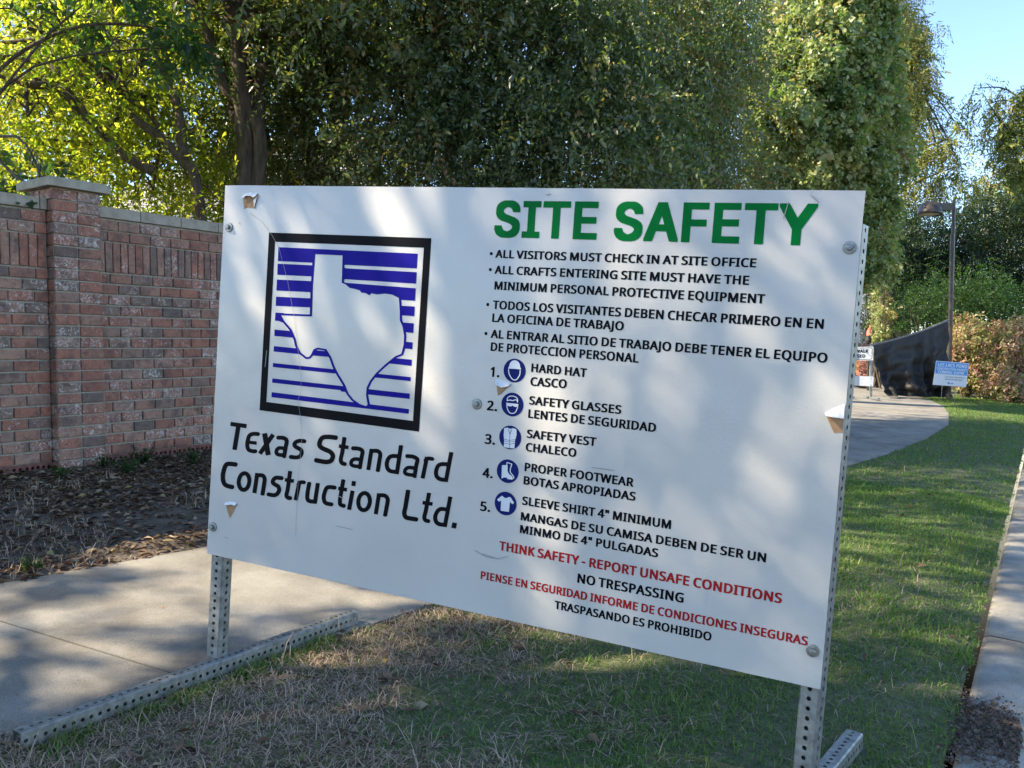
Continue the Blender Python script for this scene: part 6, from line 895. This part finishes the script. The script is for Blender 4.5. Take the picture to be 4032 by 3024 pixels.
# ------------------------------------------------------------------ lawn, straw, litter, weeds
s_a = np.concatenate([np.arange(-1, 9, .05), np.arange(9, 24, .15)]); V, F = sheet(s_a, np.arange(.285, 3.4, .05), .004); V[:, 2] += .004; cx, cy_ = V[F].mean(1)[:, 0], V[F].mean(1)[:, 1]; sd, wd = in_walk(cx, cy_)
k = (sd < .03); me = fastmesh('lawn_soil', V, F[k], np.full(int(k.sum()), 4)); me.materials.append(M['thatch_green']); me.materials.append(M['thatch']); LAWN = (me, cx[k], cy_[k]); tag(obj('lawn_soil', me), kind='structure')
def blades(name, n_spots, h0, m, seed, label_kind='stuff', xs=None):
    pass
def mk_blades(P, hgt, wid, lean, rnd, r):
    n = len(P); az = r.uniform(0, 2 * math.pi, n); D = np.stack([np.cos(az), np.sin(az), np.zeros(n)], 1); S = np.stack([-np.sin(az), np.cos(az), np.zeros(n)], 1) * wid[:, None]
    up = np.array([0, 0, 1.0]); l = lean[:, None]; h = hgt[:, None]
    m1 = P + up * h * .55 * np.cos(l) + D * h * .5 * np.sin(l) ; tip = P + up * h * (.55 * np.cos(l) + .45 * np.cos(np.minimum(l * 1.8, 1.9))) + D * h * (.5 * np.sin(l) + .5 * np.sin(np.minimum(l * 1.8, 1.9)))
    V = np.stack([P - S, P + S, m1 + S * .8, m1 - S * .8, tip], 1).reshape(-1, 3); i = (np.arange(n) * 5)[:, None]
    F = np.concatenate([i + [0, 1, 2], i + [0, 2, 3], i + [3, 2, 4]], 1).reshape(-1, 3)
    return V, F, np.repeat(rnd, 5)
def vnoise(x, y, s, seed=0):
    r = np.random.default_rng(seed); T_ = r.random((64, 64)); x = x * s; y = y * s; xi = np.floor(x).astype(int); yi = np.floor(y).astype(int); fx = x - xi; fy = y - yi; fx = fx * fx * (3 - 2 * fx); fy = fy * fy * (3 - 2 * fy)
    g_ = lambda a, b_: T_[a % 64, b_ % 64]
    return (g_(xi, yi) * (1 - fx) + g_(xi + 1, yi) * fx) * (1 - fy) + (g_(xi, yi + 1) * (1 - fx) + g_(xi + 1, yi + 1) * fx) * fy
def fbm(x, y, s, seed=0): return (vnoise(x, y, s, seed) + .5 * vnoise(x, y, s * 2.1, seed + 1) + .25 * vnoise(x, y, s * 4.3, seed + 2)) / 1.75
r = np.random.default_rng(77)
def sample(n, smin, smax, tmin, tmax, power):
    s = smin + (smax - smin) * r.random(n) ** power; t = r.uniform(tmin, tmax, n); return XY(s, t)
def lawn_mask(x, y):
    sd, wd = in_walk(x, y); t = TT(x, y)
    e = 0.015 * np.sin(x * 17) + 0.015 * np.sin(y * 23)
    return ((sd < -0.005 + e) | (sd > wd + 8)) & (t > 0.285 + 0.012 * np.sin(y * 9) + 0.010 * np.sin(y * 31)) & (y > 0.9) & (np.abs(x / np.maximum(y, .1)) < 0.75)
def dryness(x, y):
    """1 in the worn straw patch left of and under the sign, 0 in the green lawn"""
    n_ = fbm(x + 9, y + 9, 2.6, 5) - .5; n2 = fbm(x + 3, y + 7, 9, 8) - .5
    d = 1 / (1 + np.exp(((x + 0.10 - 0.20 * (y - 2.5)) + n_ * 1.5 + n2 * .6) / 0.13))
    return np.clip(d, 0, 1)
LAWN[0].polygons.foreach_set('material_index', (dryness(LAWN[1], LAWN[2]) > .5).astype(np.int32))
GV = []; 
def green(n, smin, smax, power, hmul, wmul, tmax=2.8):
    x, y = sample(n, smin, smax, 0.27, tmax, power); k = lawn_mask(x, y); x, y = x[k], y[k]
    p = fbm(x, y, 2.2, 31); dr_ = dryness(x, y); keep = r.random(len(x)) < np.clip(1.15 - dr_ * 0.90, 0, 1) * np.clip(.45 + 1.4 * (fbm(x, y, 7, 33) - .2), .25, 1); x, y, p, dr_ = x[keep], y[keep], p[keep], dr_[keep]
    m_ = len(x); z = GZ(x, y); h = r.gamma(5, .0058, m_) * hmul * (.65 + .7 * p); far = np.clip(np.hypot(x, y) / 6, .8, 3)
    P = np.stack([x, y, z], 1); rn = np.clip(r.beta(2, 3.2, m_) * .8 + (p - .5) * .5 + .05 + (r.random(m_) < .07 + .3 * dr_) * .5, 0, 1)
    GV.append(mk_blades(P, h, 0.0016 * wmul * np.ones(m_) * r.uniform(.7, 1.3, m_), r.beta(2, 1.5, m_) * 1.45, rn, r))
green(150000, 0.8, 3.8, 1.0, .85, 1.0); green(130000, 3.6, 7.5, 1.0, .85, 1.5, 2.4); green(110000, 7.0, 21, .9, .9, 2.8, 2.6)
def merge(L_):
    V = []; F = []; A__ = []; k = 0
    for v, f, a in L_: V.append(v); F.append(f + k); A__.append(a); k += len(v)
    return np.concatenate(V), np.concatenate(F), np.concatenate(A__)
# greener tufts along the sidewalk edge and beside the near rail
x, y = sample(60000, 0.3, 9, 0.8, 3.2, 1.0); sd, wd = in_walk(x, y); k = (sd < -0.0) & (sd > -0.16) & (r.random(len(x)) < np.clip(1.1 - np.abs(sd) / .14, 0, 1) * np.clip((fbm(x, y, 5, 12) - .38) * 4, 0, 1)); x, y = x[k], y[k]
xr, yr = r.uniform(0, 1, 5000), r.normal(0, .035, 5000); dxy = np.array([FB.x - FA.x, FB.y - FA.y]); pr = np.array([dxy[1], -dxy[0]]) / np.hypot(*dxy); xx = FA.x + dxy[0] * xr + pr[0] * (.045 + np.abs(yr)); yy = FA.y + dxy[1] * xr + pr[1] * (.045 + np.abs(yr)); k = fbm(xx, yy, 7, 19) > .55; x = np.concatenate([x, xx[k]]); y = np.concatenate([y, yy[k]])
m_ = len(x); GV.append(mk_blades(np.stack([x, y, GZ(x, y)], 1), r.gamma(5, .0062, m_), .0015 * r.uniform(.7, 1.4, m_), r.beta(2, 2, m_) * 1.4, np.clip(r.beta(2, 3, m_) + .1, 0, .85), r))
V, F, a = merge(GV); tag(obj('grass', fastmesh('grass', V, F, np.full(len(F), 3), a), M['grass']), 'short green lawn grass between the sidewalk and the kerb', 'grass', kind='stuff')
# straw
x, y = sample(120000, 0.8, 5.5, 0.30, 2.9, 1.0); k = lawn_mask(x, y); x, y = x[k], y[k]; dr_ = dryness(x, y); keep = r.random(len(x)) < (.07 + .93 * dr_); x, y = x[keep], y[keep]
m_ = len(x); S1 = mk_blades(np.stack([x, y, GZ(x, y) + r.uniform(0, .012, m_)], 1), r.gamma(5, .0095, m_), .0011 * r.uniform(.6, 1.5, m_), np.clip(r.normal(1.25, .35, m_), .2, 1.7), r.beta(2, 2, m_) * .93, r)
x, y = sample(40000, 0.0, 9, 2.5, 5.7, 1.0); sd, wd = in_walk(x, y); k = (sd > wd + .01) & (fbm(x, y, 2.2, 71) > .50) & (np.abs(x / np.maximum(y, .1)) < .75) & (TT(x, y) < 5.3); x, y = x[k], y[k]; m_ = len(x)
S2 = mk_blades(np.stack([x, y, GZ(x, y)], 1), r.gamma(5, .009, m_), .0017 * r.uniform(.6, 1.4, m_), np.clip(r.normal(.8, .45, m_), .1, 1.6), np.clip(r.beta(2, 2, m_) * .9 + (r.random(m_) < .3) * .4, 0, 1), r)
V, F, a = merge([S1, S2]); tag(obj('dry_grass', fastmesh('dry_grass', V, F, np.full(len(F), 3), a), M['straw']), 'dry straw coloured grass in the worn patch under the sign', 'grass', kind='stuff')
# litter
def litter(x, y, size, lift=.012, hb=0.0):
    n = len(x); az = r.uniform(0, 6.283, n); D_ = unit(np.stack([np.cos(az), np.sin(az), r.normal(0, .22, n)], 1)); Nn = unit(np.stack([r.normal(0, .35, n), r.normal(0, .35, n), np.ones(n)], 1)); Nn = unit(Nn - D_ * (Nn * D_).sum(1, keepdims=True))
    L_ = size * r.uniform(.5, 1.4, n); return leaves_mesh(np.stack([x, y, GZ(x, y) + r.uniform(.004, lift, n)], 1), D_, Nn, L_, L_ * r.uniform(.16, .30, n), np.clip(r.random(n) * .95 + hb, 0, 1), .45)
x, y = sample(60000, -0.5, 11, 2.6, 5.9, 1.0); sd, wd = in_walk(x, y); k = (sd > wd - .01) & (np.abs(x / np.maximum(y, .1)) < .75) & (TT(x, y) < 5.85); x, y = x[k], y[k]
wgt = np.clip(.38 + 1.6 * (fbm(x, y, 1.7, 91) - .35) + (TT(x, y) > 5.0) * .5 + (in_walk(x, y)[0] < in_walk(x, y)[1] + .25) * .35, .05, 1); k = r.random(len(x)) < wgt; L1 = litter(x[k], y[k], .05)
x, y = sample(3800, 0.8, 8, 0.2, 2.6, 1.0); k = lawn_mask(x, y); x, y = x[k], y[k]; k = r.random(len(x)) < .08 + .9 * dryness(x, y); L2 = litter(x[k], y[k], .044, .02)
x, y = sample(520, -0.5, 12, 1.6, 4.2, 1.0); sd, wd = in_walk(x, y); k = (sd > 0) & (sd < wd) & (r.random(len(x)) < .13); L3 = litter(x[k], y[k], .035, .006); L3[0][:, 2] += .014
x, y = sample(1500, 0.5, 12, 0.27, 0.315, 1.0); L4 = litter(x, y, .014, .008, .3)
V, F, a = merge([L1, L2, L3, L4]); tag(obj('leaf_litter', fastmesh('leaf_litter', V, F, np.full(len(F), 3), a), M['litter']), 'brown fallen leaves on the bare strip in front of the wall', 'leaves', kind='stuff')
# crumbled soil spilled over the kerb
rs4 = np.random.default_rng(5); n = 9000; s_ = rs4.normal(SS(*onground(2110, 1590)[:2]) , .16, n); t_ = rs4.uniform(.10, .33, n); k = (np.abs(s_ - SS(*onground(2110, 1590)[:2])) < .33 - (.33 - t_) * .7 + rs4.normal(0, .07, n)); s_, t_ = s_[k], t_[k]
x, y = XY(s_, t_); n = len(x); z = np.interp(t_, [0.03, .07, .12, .18, .24, .262, .33], [.085, .125, .145, .150, .150, .150, .155]) + .002
D_ = unit(rs4.normal(size=(n, 3)) * [1, 1, .3]); Nn = unit(np.cross(D_, rs4.normal(size=(n, 3)))); sz = rs4.gamma(3, .0028, n); V, F, a = leaves_mesh(np.stack([x, y, z], 1), D_, Nn, sz * .8, sz * .5, rs4.random(n), .5)
tag(obj('spilled_soil', fastmesh('spilled_soil', V, F, np.full(len(F), 3), a), M['crumb']), 'dark soil spilled over the kerb at the lower right', 'soil', kind='stuff')
# weeds along the wall
def weed(label, xd, yd, n, hgt, seed):
    p = onground(xd, yd); t = empty('weed', tuple(p)); tag(t, label, 'weed', 'weeds along the wall'); rr = np.random.default_rng(seed)
    b = MB(); PP = []; DD = []
    for i in range(n):
        e = np.array([rr.normal(0, .4) * hgt, rr.normal(0, .4) * hgt, hgt * rr.uniform(.5, 1)]); b.tube([tuple(p), tuple(p + e * .6 + [0, 0, .01]), tuple(p + e)], [.0018, .0015, .001], 4)
        for j in range(9): PP.append(p + e * (j + 3) / 12 + rr.normal(0, .006, 3)); DD.append(rr.normal(size=3) + [0, 0, .4])
    b.build('stems', M['leaf_shrub'], t); P = np.array(PP); D_ = unit(np.array(DD)); Nn = unit(rr.normal(size=P.shape) * .4 + [0, 0, 1]); Nn = unit(Nn - D_ * (Nn * D_).sum(1, keepdims=True)); L_ = rr.uniform(.02, .038, len(P))
    V, F, a = leaves_mesh(P, D_, Nn, L_, L_ * .28, rr.random(len(P)), .2); obj('foliage', fastmesh('weed_foliage', V, F, np.full(len(F), 3), a), M['leaf_shrub'], t)
weed('bright green weed at the wall foot, a little right of the pillar', 312, 1005, 16, .17, 1); weed('weed growing against the cored bricks near the sign', 402, 970, 14, .22, 2)
weed('low weed in the leaves between the pillar and the brighter weed', 272, 1025, 12, .13, 3); weed('small weed at the right foot of the pillar', 222, 1010, 8, .09, 4); weed('small weed in front of the pillar', 135, 1035, 9, .10, 5)
weed('weed at the edge of the sidewalk, lower left', 65, 1235, 8, .07, 7); weed('weed in the shade close to the left edge of the sign', 418, 1005, 12, .14, 8)
